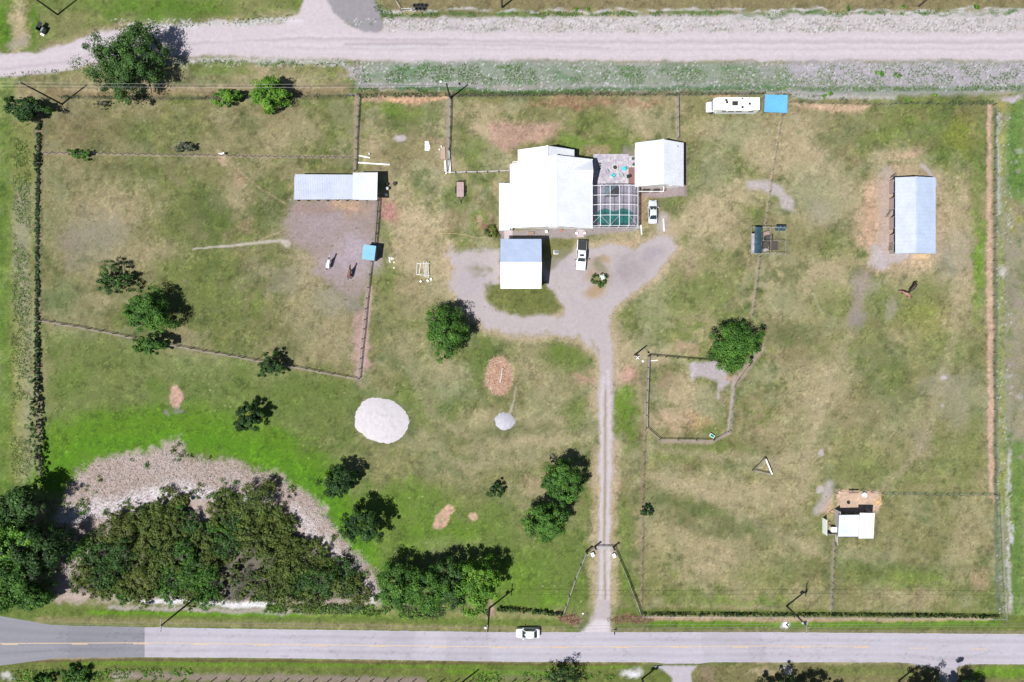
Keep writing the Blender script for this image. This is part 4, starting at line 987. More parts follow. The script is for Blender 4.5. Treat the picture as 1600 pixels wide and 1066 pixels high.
# blue-roofed shed on the pen fence
shed = thing('blue_shed', 'small shed with light blue roof on the pen fence', 'shed', (*G(579,394), 0))
q = [QP(568,382,2.5), QP(587.5,384.5,2.6), QP(584.5,407.5,2.6), QP(565.5,405,2.5)]
slope(shed, 'roof', q[3], q[2], q[1], q[0], M_blue2, 7)
cen = sum(q, Vector())/4
for i in range(4):
    p = cen.lerp(q[i], .86); MB().bar((p.x,p.y,0), (p.x,p.y,p.z-.08), .12, .12).build('post', M_wood, shed)
ins = [cen.lerp(p, .84) for p in q]
for i in (0, 1, 2):
    a, b = ins[i], ins[(i+1)%4]
    MB().bar((a.x,a.y,1.1), (b.x,b.y,1.1), .04, 2.1).build('wall', M_brownboard, shed)

# east barn with stall fronts
eb = thing('stall_barn', 'pale blue metal-roofed barn with a row of stalls on its west side', 'barn', (77.5, 24, 0))
M_sheet = roofmat('barn_roof_west', (.38,.41,.49), .5); M_sheet2 = roofmat('barn_roof_east', (.35,.41,.52), .5)
e0, e1, er = 73.9, 81.7, 77.6
bs, bn = 16.85, 31.55
slope(eb, 'roof_slope', (e0,bs,2.75), (e0,bn,2.75), (er,bn,3.5), (er,bs,3.5), M_sheet, 20)
slope(eb, 'roof_slope', (e1,bs,2.75), (e1,bn,2.75), (er,bn,3.5), (er,bs,3.5), M_sheet2, 20)
MB().bar((er,bs-.02,3.53), (er,bn+.02,3.53), .26, .05).build('ridge_cap', M_sheet2, eb)
MB().box(81.2, 81.35, bs+.3, bn-.3, 0, 2.6).build('wall', M_barnw, eb)
MB().box(74.3, 81.19, bn-.45, bn-.3, 0, 2.6).build('wall', M_barnw, eb); MB().box(74.3, 81.19, bs+.3, bs+.45, 0, 2.6).build('wall', M_barnw, eb)
M_stall = mat('stall_boards', (.34,.27,.25), .8, nscale=2, namt=.2, bump=.2)
def yy(p): return G(1390, p)[1]
for (a, b) in ((283,303),(311.5,329),(341,358.5),(368,396)):
    for k in range(4):
        MB().box(74.22, 74.28, yy(b), yy(a), .12+k*.36, .45+k*.36).build('stall_board', M_stall, eb)
for p in (278, 283, 303, 311.5, 329, 341, 358.5, 368, 382, 396): MB().bar((74.36,yy(p),0), (74.36,yy(p),2.7), .14, .14).build('post', M_wood, eb)
for p in (297, 320, 345, 370): MB().box(74.6, 81.0, yy(p)-.05, yy(p)+.05, 0, 2.2).build('stall_partition', M_brownboard, eb)
for (a, b, ang) in ((330,340.5,-.25), (381,392,0)):
    gt = MB(); L_ = yy(a)-yy(b); ca, sa = math.cos(ang), math.sin(ang); bx_, by_ = 74.15, yy(a)
    for z in (.3,.6,.9,1.2,1.5): gt.bar((bx_,by_,z), (bx_+sa*L_*2.0-.12,by_-L_*ca,z), .04, .05)
    for t in (.02,.5,.98): gt.bar((bx_+(sa*L_*2.0-.12)*t,by_-L_*ca*t,.2), (bx_+(sa*L_*2.0-.12)*t,by_-L_*ca*t,1.55), .05, .05)
    gt.build('stall_gate', M_wood, eb)

# small barn, lower right
sb = thing('small_barn', 'small white-roofed barn with two roof levels and a side pen', 'barn', (68, -35, 0))
slope(sb, 'roof_slope', QP(1311,805,2.5), QP(1343.3,804.5,2.5), QP(1341.5,838.5,2.9), QP(1309.5,838.5,2.9), M_roofp, 12)
slope(sb, 'roof_slope', QP(1343.5,801.5,2.9), QP(1366.5,802,2.9), QP(1364.5,841.5,3.3), QP(1341.5,841.5,3.3), M_roofw, 9)
xa, ya = G(1304,800); xb, _ = G(1332,800); xc, yc = G(1353,823)
MB().box(xa, xc, yc-.12, yc, 0, 2.7).build('wall', M_barnw, sb); MB().box(xa, xa+.12, yc+.02, ya+.6, 0, 2.3).build('wall', M_barnw, sb); MB().box(xc-.12, xc, yc+.02, ya+.6, 0, 2.6).build('wall', M_barnw, sb)
for x in (xa+.3, (xa+xb)/2, xb, xc-.3): MB().bar((x,ya,0), (x,ya,2.45), .12, .12).build('post', M_wood, sb)
# side pen: white sheet wall leaning outward, black back wall
pa, pb = G(1285,809), G(1285,833); pc = G(1303,832)
MB().box(pa[0], pa[0]+.06, pb[1], pa[1], 0, 1.9).build('pen_wall', M_white, sb)
MB().box(pa[0]+.062, pc[0], pc[1]-.06, pc[1], 0, 1.5).build('pen_wall', M_barnw, sb)
MB().bar((*G(1296,800),0), (*G(1296,800),1.6), .1, .1).build('post', M_wood, sb)
mx_, my_ = G(1300,826)
props(MB().cbox((mx_,my_,.45), (1.0,.9,.9)).cbox((mx_,my_,.93), (1.06,.96,.06)).build('feed_bin', M_white), 'white lidded feed bin inside the side pen of the small barn', 'bin')
mx_, my_ = G(1295,817)
props(MB().lathe([(.28,0),(.33,.35),(.29,.35),(.25,.05),(.0,.05)], (mx_,my_,0), 12).build('feed_tub', M_brownboard), 'brown feed tub on the ground in the side pen', 'tub')
mx_, my_ = G(1333,768)
tr = thing('feed_trough', 'long tan wooden trough at the sandy corner by small barn', 'trough', (mx_, my_, 0))
MB().cbox((mx_,my_,.3), (1.9,.5,.06)).build('base', M_brownboard, tr)
for s in (-1, 1): MB().cbox((mx_,my_+s*.27,.42), (1.9,.05,.3)).build('side_board', mat('tan_wood', (.5,.4,.28), .8, nscale=2), tr)
for s in (-.8, .8): MB().cbox((mx_+s,my_,.13), (.08,.5,.26)).build('leg', M_wood, tr)
mx_, my_ = G(1349,773)
props(MB().lathe([(.0,0),(.45,0),(.5,.5),(.44,.5),(.4,.08),(.0,.08)], (mx_,my_,0), 14).build('water_tub', M_white), 'white round water tub on the sand behind small barn', 'tub')
mx_, my_ = G(1325,785)
props(MB().lathe([(.0,0),(.28,0),(.32,.25),(.26,.25),(.24,.05),(.0,.05)], (mx_,my_,0), 12).build('feed_pan', M_black), 'black feed pan lying on the sand behind small barn', 'pan')

# blue-roofed shelter beside the motorhome
bsx = thing('blue_shelter', 'bright blue-roofed shelter standing behind the white motorhome', 'shelter', (*G(1213,165), 0))
q = [QP(1195.5,148,2.4), QP(1230.5,148.5,2.4), QP(1230,176.5,2.4), QP(1194,175,2.4)]
slope(bsx, 'roof', q[3], q[2], q[1], q[0], M_blue, 11)
cen = sum(q, Vector())/4
for i in range(4):
    p = cen.lerp(q[i], .93); MB().bar((p.x,p.y,0), (p.x,p.y,2.3), .12, .12).build('post', M_wood, bsx)
ins = [cen.lerp(p, .9) for p in q]
for i in (0, 1):
    a, b = ins[i], ins[(i+1)%4]
    for z in (.4, 1.0, 1.6): MB().bar((a.x,a.y,z), (b.x,b.y,z), .04, .2).build('slat', M_wood, bsx)

# pipe-frame pen with teal tarpaulin
ox, oy = G(1200,376)
cp = thing('pipe_pen', 'steel pipe pen half covered by a dark teal tarpaulin', 'pen', (ox, oy, 0))
pxs = [1174,1190,1204.5,1216,1228]; pys = [355,376,396]; hp = 2.1
M_pipe = mat('weathered_pipe', (.30,.28,.28), .6, nscale=3, namt=.25)
PT = {(i,j): QP(pxs[i]+(0 if j else .5), pys[j]+(i*.3), hp) for i in range(5) for j in range(3)}
for (i, j), p in PT.items():
    if j != 1 or i in (0, 4): MB().tube((p.x,p.y,0), (p.x,p.y,hp), .04, .04, 6).build('post', M_steel, cp)
for j in range(3):
    for i in range(4): MB().tube(PT[(i,j)], PT[(i+1,j)], .045, .045, 6).build('pipe', M_pipe if j != 1 else M_wood, cp)
for i in range(5):
    for j in range(2): MB().tube(PT[(i,j)], PT[(i,j+1)], .04, .04, 6).build('pipe', M_pipe if i in (2,4) else M_wood, cp)
tv = []
for a in range(13):
    for b in range(9):
        s, t = a/12, b/8
        p = PT[(0,0)].lerp(PT[(0,2)], s).lerp(PT[(1,0)].lerp(PT[(1,2)], s), t*1.05-.02)
        tv.append((p.x, p.y, p.z+.06+.28*math.sin(math.pi*t)-.08*abs(math.sin(4*math.pi*s))+random.uniform(-.03,.03)))
M_tarp = mat('teal_tarpaulin', (.02,.05,.068), .55, nscale=1.5, namt=.4, bump=.5, bscale=4)
M_tarpl = mat('faded_tarpaulin', (.24,.22,.25), .6, nscale=1.5, namt=.3, bump=.4, bscale=4)
tf = [(a*9+b, a*9+b+1, (a+1)*9+b+1, (a+1)*9+b) for a in range(12) for b in range(2, 8)]
MB().add(tv, tf).build('tarpaulin', M_tarp, cp, True)
tf = [(a*9+b, a*9+b+1, (a+1)*9+b+1, (a+1)*9+b) for a in range(3, 12) for b in range(0, 2)]
MB().add([(p[0],p[1],p[2]+.004) for p in tv], tf).build('tarpaulin_edge', M_tarpl, cp, True)
rg = MB(); vs = []
for a in range(15):
    for b in range(3):
        p = PT[(3,0)].lerp(PT[(4,0)], min(1, a/14*1.35)-.35*(1-a/14)); vs.append((p.x, p.y+.35-b*.42, hp+.10-.16*b*b+.06*math.sin(a*1.3)))
rg.add(vs, [(a*3+b, a*3+b+1, (a+1)*3+b+1, (a+1)*3+b) for a in range(14) for b in range(2)]).build('tarpaulin', M_tarp, cp, True)
M_pot_grey = mat('dull_grey_plastic', (.26,.24,.25), .6, nscale=3)
# things stored inside
for (x, y, sx, sy, sz, rz, nm, lb, m) in ((1196,366,1.2,.8,.8,.3,'wooden_crate','pale wooden crate inside the pipe pen beside the tarpaulin',M_brownboard), (1194,384,1.1,1.2,1.0,-.2,'feed_barrel_rack','dark brown crate at the middle of the pipe pen',M_darkwood), (1199,374,1.4,1.3,1.1,.1,'storage_chest','dark storage chest in the centre of the pipe pen',M_darkwood), (1208,385,1.6,1.6,.7,.0,'pallet_stack','stack of dark brown pallets in the lower half of the pipe pen',M_darkwood), (1195,391,1.0,.6,.6,.4,'white_cooler','pale cooler box in the lower left corner of the pipe pen',M_pot_grey)):
    x, y = G(x, y)
    b = MB()
    nb = 4
    for k in range(nb): b.cbox((x,y,(k+.5)*sz/nb), (sx,sy,sz/nb*.86), rz)
    for s in (-1, 1): b.cbox((x+math.cos(rz)*s*sx*.42,y+math.sin(rz)*s*sx*.42,sz/2), (.08,sy*.96,sz*.98), rz)
    props(b.build(nm if nm != 'feed_barrel_rack' else 'wooden_crate', m), lb, 'chest' if 'chest' in nm else ('cooler' if 'cooler' in nm else ('pallets' if 'pallet' in nm else 'crate')))

# ------------------------------------------------------------------ vehicles
def paint(name, rgb): 
    m = mat(name, rgb, .25, nscale=1.2, namt=.04, spec=.6)
    m.node_tree.nodes['Principled BSDF'].inputs['Coat Weight'].default_value = .5
    return m
M_pwhite = paint('white_car_paint', (.78,.78,.78)); M_psilver = paint('silver_car_paint', (.50,.54,.58))
M_lamp = mat('lamp_lens', (.55,.55,.55), .15, nscale=3, namt=.1, spec=.7); M_red = mat('tail_lamp', (.30,.02,.02), .2, nscale=3, namt=.1)
M_rim = mat('alloy_rim', (.4,.4,.42), .35, metal=.7, nscale=4, namt=.1)
def ring(x, w, zb, zt, crown=.03):
    return [(x,-w*.90,zb),(x,-w,zb+.22),(x,-w,zt-.22),(x,-w*.95,zt-.07),(x,-w*.82,zt),(x,0,zt+crown),(x,w*.82,zt),(x,w*.95,zt-.07),(x,w,zt-.22),(x,w,zb+.22),(x,w*.90,zb)]
def wheels(root, xs, hw, r):
    for x in xs:
        for s in (-1, 1):
            w = MB()
            prof = [(r*.62,-.11),(r*.9,-.115),(r,-.08),(r,.08),(r*.9,.115),(r*.62,.11)]
            n = 18; vs = []; 
            for (rr, o) in prof:
                for i in range(n):
                    t = 2*math.pi*i/n; vs.append((x+rr*math.cos(t), s*(hw-.1)+o, r+rr*math.sin(t)))
            fs = [(k*n+i, k*n+(i+1)%n, (k+1)*n+(i+1)%n, (k+1)*n+i) for k in range(5) for i in range(n)]
            ty = w.add(vs, fs).build('wheel', M_rubber, root, True, local=True)
            MB().tube((x,s*(hw-.1)-.09,r), (x,s*(hw-.1)+.09,r), r*.63, r*.63, 12).build('rim', M_rim, ty, local=True)
def glass_quad(root, name, pts, off=.012):
    pts = [Vector(p) for p in pts]
    n = (pts[1]-pts[0]).cross(pts[2]-pts[0]).normalized()
    c = sum(pts, Vector())/len(pts)
    if n.dot(c-Vector((c.x*.5, 0, .6))) < 0: n = -n
    k = len(pts)
    return MB().add([p+n*off for p in pts]+[p-n*.02 for p in pts], [tuple(range(k)), tuple(range(2*k-1, k-1, -1))]+[(i, (i+1)%k, k+(i+1)%k, k+i) for i in range(k)]).build(name, M_glass, root, local=True)
def carbody(name, label, loc, rz, m, L, W, st, gh, wx, wr, roofz, belt, extra=None, sunroof=False):
    """faces +x. st = body stations (x, half width, z bottom, z top); gh = x of windscreen base, roof front, roof rear, rear glass base"""
    r = thing(name, label, 'truck' if 'pickup' in name else 'car', (loc[0], loc[1], loc[2] if len(loc) > 2 else .012), rz)
    body = MB().loft([ring(*s) for s in st]).build('body', m, r, True, local=True)
    a, b, c, d = gh; hw = W/2
    def sec(x, w, z): return [(x,-hw*.90,belt-.06),(x,-w,z-.04),(x,-w*.9,z),(x,0,z+.02),(x,w*.9,z),(x,w,z-.04),(x,hw*.90,belt-.06)]
    tw = hw*.70
    cab = MB().loft([sec(a, hw*.84, belt), sec(a+(b-a)*.5, hw*.78, belt+(roofz-belt)*.55), sec(b, tw, roofz-.02), sec((b+c)/2, tw+.01, roofz+.02), sec(c, tw, roofz-.02), sec(d, hw*.82, belt)]).build('cabin', m, r, True, local=True)
    glass_quad(r, 'windshield', [(a+.03,-hw*.76,belt+.05),(a+.03,hw*.76,belt+.05),(b-.02,tw*.86,roofz-.03),(b-.02,-tw*.86,roofz-.03)], .03 if a > b else .03)
    glass_quad(r, 'rear_window', [(d+.02*(1 if d < c else -1),-hw*.74,belt+.06),(d,hw*.74,belt+.06),(c,tw*.84,roofz-.03),(c,-tw*.84,roofz-.03)], .03)
    for s in (-1, 1):
        glass_quad(r, 'side_window', [(a-(a-b)*.35,s*hw*.90,belt+.02),((b+c)/2,s*hw*.91,belt+.02),((b+c)/2,s*(tw+.045),roofz-.08),(b,s*(tw+.04),roofz-.08)], .03)
        glass_quad(r, 'side_window', [((b+c)/2-.06,s*hw*.91,belt+.02),(d-(d-c)*.4,s*hw*.90,belt+.02),(c,s*(tw+.04),roofz-.08),((b+c)/2-.06,s*(tw+.045),roofz-.08)], .03)
        MB().cbox((a-.15*(1 if a > b else -1), s*(hw+.10), belt+.08), (.14,.22,.14)).build('mirror', m if not sunroof else M_black, r, local=True)
        x0 = st[-1][0]; MB().cbox((x0-.03, s*hw*.62, .68), (.10,.36,.16)).build('headlight', M_lamp, r, local=True)
        x1 = st[0][0]; MB().cbox((x1+.02, s*hw*.70, .75), (.08,.28,.16)).build('tail_light', M_red, r, local=True)
    MB().cbox((st[-1][0]-.02, 0, .45), (.08, W*.62, .18)).build('grille', M_black, r, local=True)
    wheels(r, wx, hw, wr)
    if sunroof:
        MB().cbox(((b+c)/2+.12, 0, roofz+.035), (.42, .82, .03)).build('sunroof', M_glass, r, local=True)
    return r
# silver saloon on the grass, nose to the top of the picture
q = G(1020, 331.5, .7)
carbody('silver_car', 'silver sedan parked on the grass beside the pool cage', (q[0], q[1], 0), math.radians(90), M_psilver, 4.6, 1.8,
        [(-2.3,.72,.35,.80),(-2.2,.84,.25,.92),(-1.5,.89,.2,.96),(0,.9,.2,.95),(1.2,.89,.2,.92),(2.0,.84,.22,.80),(2.3,.68,.32,.66)], (1.05,.35,-.75,-1.45), (-1.4,1.4), .32, 1.42, .93)
# white saloon on the tarred road, nose left
q = G(825, 989.5, .7)
carbody('white_car', 'white car driving left on the tarred road', (q[0], q[1]), math.radians(180), M_pwhite, 4.7, 1.9,
        [(-2.3,.76,.35,.88),(-2.2,.88,.25,1.0),(-1.5,.94,.2,1.02),(0,.95,.2,1.0),(1.2,.94,.2,.96),(2.0,.88,.22,.86),(2.35,.70,.32,.70)], (1.1,.45,-1.15,-1.75), (-1.4,1.45), .35, 1.58, .98)
# white pickup, nose to the bottom
q = G(908.5, 399, .9)
tr = thing('pickup_truck', 'white pickup truck with black bed cover parked on the gravel court', 'truck', (q[0], q[1], .004), math.radians(-93))
MB().loft([ring(*s) for s in [(-2.95,.92,.45,1.12),(-2.9,.98,.4,1.15),(-.62,.99,.38,1.17),(.4,.99,.35,1.15),(1.3,.99,.35,1.14),(2.3,.96,.38,1.10),(2.8,.90,.42,1.02),(2.95,.78,.5,.86)]]).build('body', M_pwhite, tr, True, local=True)
hw = .99
def sec(x, w, z): return [(x,-hw*.92,1.08),(x,-w,z-.05),(x,-w*.9,z),(x,0,z+.02),(x,w*.9,z),(x,w,z-.05),(x,hw*.92,1.08)]
MB().loft([sec(1.25,.84,1.16), sec(.95,.80,1.5), sec(.62,.76,1.83), sec(0,.77,1.88), sec(-.85,.76,1.84), sec(-1.0,.82,1.3)]).build('cabin', M_pwhite, tr, True, local=True)
glass_quad(tr, 'windshield', [(1.24,-.72,1.2),(1.24,.72,1.2),(.66,.66,1.83),(.66,-.66,1.83)], .03)
MB().cbox((.12,0,1.90), (.42,.80,.03)).build('sunroof', M_glass, tr, local=True)
for s in (-1, 1):
    glass_quad(tr, 'side_window', [(.95,s*.91,1.18),(.0,s*.92,1.18),(.0,s*.80,1.78),(.6,s*.79,1.76)], .03); glass_quad(tr, 'side_window', [(-.06,s*.92,1.18),(-.85,s*.91,1.18),(-.8,s*.79,1.76),(-.06,s*.80,1.78)], .03)
    MB().cbox((.95,s*1.16,1.3), (.16,.26,.2)).build('mirror', M_black, tr, local=True)
    MB().cbox((2.88,s*.68,.86), (.12,.4,.2)).build('headlight', M_lamp, tr, local=True); MB().cbox((-2.94,s*.86,.95), (.08,.2,.3)).build('tail_light', M_red, tr, local=True)
MB().cbox((-1.98,0,1.21), (1.86,1.66,.06)).build('bed_cover', M_black, tr, local=True)
MB().cbox((-3.02,0,.55), (.12,1.7,.18)).build('bumper', M_steel, tr, local=True); MB().cbox((2.98,0,.6), (.1,1.2,.3)).build('grille', M_black, tr, local=True)
wheels(tr, (-1.85,1.95), .99, .40)

# motorhome, nose left
q = G(1146, 166, 1.5)
rv = thing('motorhome', 'white motorhome parked by the top fence', 'motorhome', (q[0], q[1], 0), math.radians(180))
def rring(x, w, zb, zt): return [(x,-w*.97,zb),(x,-w,zb+.1),(x,-w,zt-.12),(x,-w*.94,zt-.02),(x,0,zt+.03),(x,w*.94,zt-.02),(x,w,zt-.12),(x,w,zb+.1),(x,w*.97,zb)]
MB().loft([rring(-4.7,1.14,.55,2.9), rring(-4.6,1.2,.45,3.05), rring(0,1.22,.45,3.08), rring(3.3,1.22,.45,3.05)]).build('body', M_pwhite, rv, local=True)
MB().loft([rring(3.3,1.20,1.95,3.05), rring(3.9,1.15,2.0,2.98), rring(4.25,1.0,2.15,2.75)]).build('overcab', M_pwhite, rv, local=True)
MB().loft([rring(3.28,.98,.4,1.9), rring(4.2,.98,.4,1.25), rring(4.9,.95,.45,1.15), rring(5.15,.85,.5,.95)]).build('cab', M_pwhite, rv, local=True)
glass_quad(rv, 'windshield', [(4.2,-.85,1.3),(4.2,.85,1.3),(3.5,.82,1.82),(3.5,-.82,1.82)], .05)
for (x, w) in ((2.0,.8),(.6,1.1),(-.9,1.2),(-3.2,.9)):
    for s in (-1, 1): MB().cbox((x,s*1.215,1.95), (w,.03,.55)).build('window', M_glass, rv, local=True)
M_stripe = mat('blue_grey_stripe', (.22,.27,.36), .4, nscale=2, namt=.1)
for s in (-1, 1): MB().cbox((-.6,s*1.222,1.2), (7.6,.02,.12)).build('stripe', M_stripe, rv, local=True)
MB().cbox((-.6,1.30,2.86), (5.0,.16,.16)).build('awning', M_trim, rv, local=True)
for (x, y, sx, sy, sz) in ((.25,.05,1.0,.75,.3),(1.9,-.6,.4,.4,.14),(1.75,-.2,.4,.4,.14),(-1.2,.75,.4,.4,.14),(-2.6,.1,.4,.4,.14),(-1.2,-.9,.35,.2,.1)):
    MB().cbox((x,y,3.09+sz/2), (sx,sy,sz)).build('roof_unit', M_black if sx < .9 else M_dark, rv, local=True)
for s in (-1, 1): MB().cbox((4.1,s*1.2,1.35), (.12,.3,.35)).build('mirror', M_black, rv, local=True); MB().cbox((5.1,s*.6,.8), (.1,.3,.18)).build('headlight', M_lamp, rv, local=True)
wheels(rv, (-2.6,4.2), 1.1, .38)

# small utility trailer
q = G(719, 296, .6)
ut = thing('utility_trailer', 'small flatbed trailer with brown plank bed on the lawn', 'trailer', (q[0], q[1], 0), math.radians(90))
M_bed = mat('plank_bed', (.36,.26,.25), .85, nscale=2, namt=.25)
for k in range(6): MB().cbox((0,-.58+k*.232,.58), (2.9,.215,.05)).build('plank', M_bed, ut, local=True)
for s in (-1, 1): MB().cbox((0,s*.80,.70), (3.0,.06,.22)).build('side_rail', M_black, ut, local=True); MB().cbox((0,s*.93,.52), (1.3,.2,.05)).build('mudguard', M_black, ut, local=True)
MB().bar((-1.5,-.5,.5),(-2.5,0,.5),.08,.08).bar((-1.5,.5,.5),(-2.5,0,.5),.08,.08).bar((-2.5,0,.5),(-2.9,0,.5),.1,.08).build('tow_bar', M_black, ut, local=True)
MB().cbox((1.55,0,.75), (.08,1.6,.4)).build('tailgate', M_black, ut, local=True)
wheels(ut, (-.4,.4), 1.0, .3)

# ------------------------------------------------------------------ horses (one skinned body each; mane and tail are parts)
def hide(name, rgb): return mat(name, rgb, .55, nscale=2.5, namt=.2)
def horse(name, label, px, py, heading, m, mane_m, graze=False, s=1.0):
    x, y = G(px, py)
    r = thing(name, label, 'horse', (x, y, 0), heading, 'horses in the paddocks')
    vs = [((-.62,0,1.28),.25), ((-.2,0,1.22),.30), ((.25,0,1.22),.31), ((.62,0,1.26),.25)]
    ed = [(0,1),(1,2),(2,3)]
    if graze: neck = [((.92,0,1.12),.16),((1.2,.02,.72),.12),((1.36,.03,.48),.115),((1.52,.04,.22),.075)]
    else:     neck = [((.92,0,1.50),.17),((1.18,.02,1.78),.13),((1.34,.03,1.88),.12),((1.66,.05,1.66),.075)]
    b = 3
    for p, rad in neck:
        vs.append((p, rad)); ed.append((b, len(vs)-1)); b = len(vs)-1
    for sy in (-1, 1):
        k = len(vs); off = .06*sy
        vs += [((-.66,.17*sy,.98),.17), ((-.58+off,.18*sy,.70),.105), ((-.72+off,.18*sy,.46),.07), ((-.68+off,.18*sy,.10),.05), ((-.62+off,.18*sy,.03),.06)]
        ed += [(0,k),(k,k+1),(k+1,k+2),(k+2,k+3),(k+3,k+4)]
        k = len(vs)
        vs += [((.58,.16*sy,.94),.13), ((.60-off,.16*sy,.66),.085), ((.62-off,.16*sy,.44),.065), ((.60-off,.16*sy,.10),.045), ((.65-off,.16*sy,.03),.058)]
        ed += [(3,k),(k,k+1),(k+1,k+2),(k+2,k+3),(k+3,k+4)]
    hd = neck[2][0]
    for sy in (-1, 1):
        k = len(vs); vs += [((hd[0]-.03, sy*.08, hd[2]+.12),.03), ((hd[0]-.04, sy*.10, hd[2]+.22),.012)]; ed += [(6,k),(k,k+1)]
    me = bpy.data.meshes.new('body'); me.from_pydata([tuple(c*s for c in v[0]) for v in vs], ed, [])
    o = link_mesh('body', me, m, r, False, True)
    md = o.modifiers.new('skin', 'SKIN')
    for i, (p, rad) in enumerate(vs): me.skin_vertices[0].data[i].radius = (rad*s, rad*s)
    me.skin_vertices[0].data[0].use_root = True
    o.modifiers.new('smooth', 'SUBSURF').levels = 2
    o.modifiers['smooth'].render_levels = 2
    md.use_smooth_shade = True
    mn = MB()
    for (a, b_) in zip([(.70,0,1.44)]+[n[0] for n in neck[:2]], [n[0] for n in neck[:3]]):
        a = Vector(a); b_ = Vector(b_); up = Vector((-.12,0,.16))
        mn.bar((a+up)*s, (b_+up)*s, .10*s, .16*s)
    mn.build('mane', mane_m, r, local=True)
    tl = [(-.84,0,1.30),(-1.0,0,1.15),(-1.06,.02,.8),(-1.02,.03,.42)]; tr_ = [.05,.08,.10,.03]
    tb = MB()
    for k in range(3): tb.tube(Vector(tl[k])*s, Vector(tl[k+1])*s, tr_[k]*s, tr_[k+1]*s, 7)
    tb.build('tail', mane_m, r, True, True)
    return r
M_hw = hide('white_hide', (.72,.70,.68)); M_hb = hide('bay_hide', (.13,.055,.035)); M_hd = hide('dark_bay_hide', (.05,.03,.028)); M_hc = hide('chestnut_hide', (.28,.15,.11)); M_hair = hide('black_mane', (.02,.018,.018))
horse('horse', 'white horse with dark mane standing in the bare pen', 515.5, 413.5, math.radians(72), M_hw, M_hair, s=1.05)
horse('horse', 'dark bay horse standing in the bare pen below the white one', 548, 428.5, math.radians(76), M_hb, M_hair, s=1.05)
horse('horse', 'chestnut horse grazing below the stall barn, head to the left', 1412.5, 460.5, math.radians(150), M_hc, M_hb, True, 1.05)
horse('horse', 'dark brown horse grazing below the stall barn, right of the chestnut', 1423.5, 448, math.radians(236), M_hd, M_hair, True, 1.05)

# ------------------------------------------------------------------ patio furniture and yard things
M_turq = mat('turquoise_plastic', (.03,.48,.52), .45, nscale=3, namt=.1)
def chair(px, py, rz, m, label, wire=False):
    x, y = G(px, py)
    r = thing('patio_chair', label, 'chair', (x, y, .05), rz, 'patio chairs')
    MB().cbox((0,0,.4), (.55,.55,.05)).build('seat', m, r, local=True)
    b = MB()
    for k in range(4): b.bar((-.26,-.21+k*.14,.42), (-.42,-.21+k*.14,.95), .11, .03)
    b.build('backrest', m, r, local=True)
    for sx in (-.22, .22):
        for sy in (-.22, .22): MB().bar((sx,sy,0), (sx,sy,.38), .05, .05).build('leg', m, r, local=True)
    for sy in (-.3, .3): MB().bar((-.3,sy,.62), (.3,sy,.62), .09, .03).build('armrest', m, r, local=True)
    return r
chair(974, 265, math.radians(200), M_turq, 'turquoise chair nearer the guest house on the patio'); chair(957.5, 275, math.radians(60), M_turq, 'turquoise chair nearer the pool cage on the patio')
chair(948, 269, math.radians(30), M_steel, 'grey wire chair left of the fire pit on the patio'); chair(969.5, 274.5, math.radians(110), M_steel, 'grey wire chair between the turquoise ones on the patio')
x, y = G(961, 262)
fp = thing('fire_pit', 'round stone fire pit in the middle of the patio', 'fire pit', (x, y, .05))
for k in range(14):
    t = 2*math.pi*k/14; MB().cbox((x+.52*math.cos(t), y+.52*math.sin(t), .2), (.2,.22,.3), t).build('stone', M_concrete, fp)
MB().lathe([(.0,.0),(.4,.0),(.4,.04),(.0,.06)], (x, y, .06), 14).build('ash', M_dark, fp)
x, y = G(981, 277)
gr = thing('grill', 'dark covered barbecue grill at the patio edge by the brick strip', 'grill', (x, y, .05))
MB().loft([[(x+dx*w,y+dy*w2,z) for dx,dy in ((-1,-1),(1,-1),(1,1),(-1,1))] for (w,w2,z) in ((.32,.22,.75),(.36,.26,.95),(.33,.22,1.1),(.2,.12,1.18))]).build('hood', M_black, gr)
MB().cbox((x,y,.45), (.55,.4,.6)).build('cabinet', M_dark, gr); MB().cbox((x-.5,y,.8), (.3,.4,.04)).build('side_shelf', M_steel, gr)
M_pot = mat('grey_pot', (.12,.12,.13), .7, nscale=4, namt=.2)
for (a, b, lb) in ((936.5,256.5,'topmost of three small dark pots along the house side of the patio'), (936.5,260.5,'middle of three small dark pots along the house side of the patio'), (936.5,264.5,'lowest of three small dark pots along the house side of the patio'), (988.5,249,'upper dark pot on the paving beside the guest house'), (989.5,258,'larger lower dark pot on the paving beside the guest house')):
    x, y = G(a, b); k = 1.5 if b in (249, 258) else 1.0
    r = thing('flower_pot', lb, 'pot', (x, y, .05), 0, 'pots on the patio')
    MB().lathe([(.12*k,0),(.18*k,.3*k),(.15*k,.3*k),(.13*k,.22*k),(.0,.22*k)], (x, y, .05), 12).build('pot', M_pot, r)
    b_ = MB()
    for j in range(9):
        t = j*2.4; b_.add([(x,y,.25*k),(x+.22*k*math.cos(t),y+.22*k*math.sin(t),.5*k),(x+.16*k*math.cos(t+.5),y+.16*k*math.sin(t+.5),.42*k)], [(0,1,2)])
    b_.build('leaves', mat('pot_leaf', (.05,.09,.04), .7, nscale=4), r)
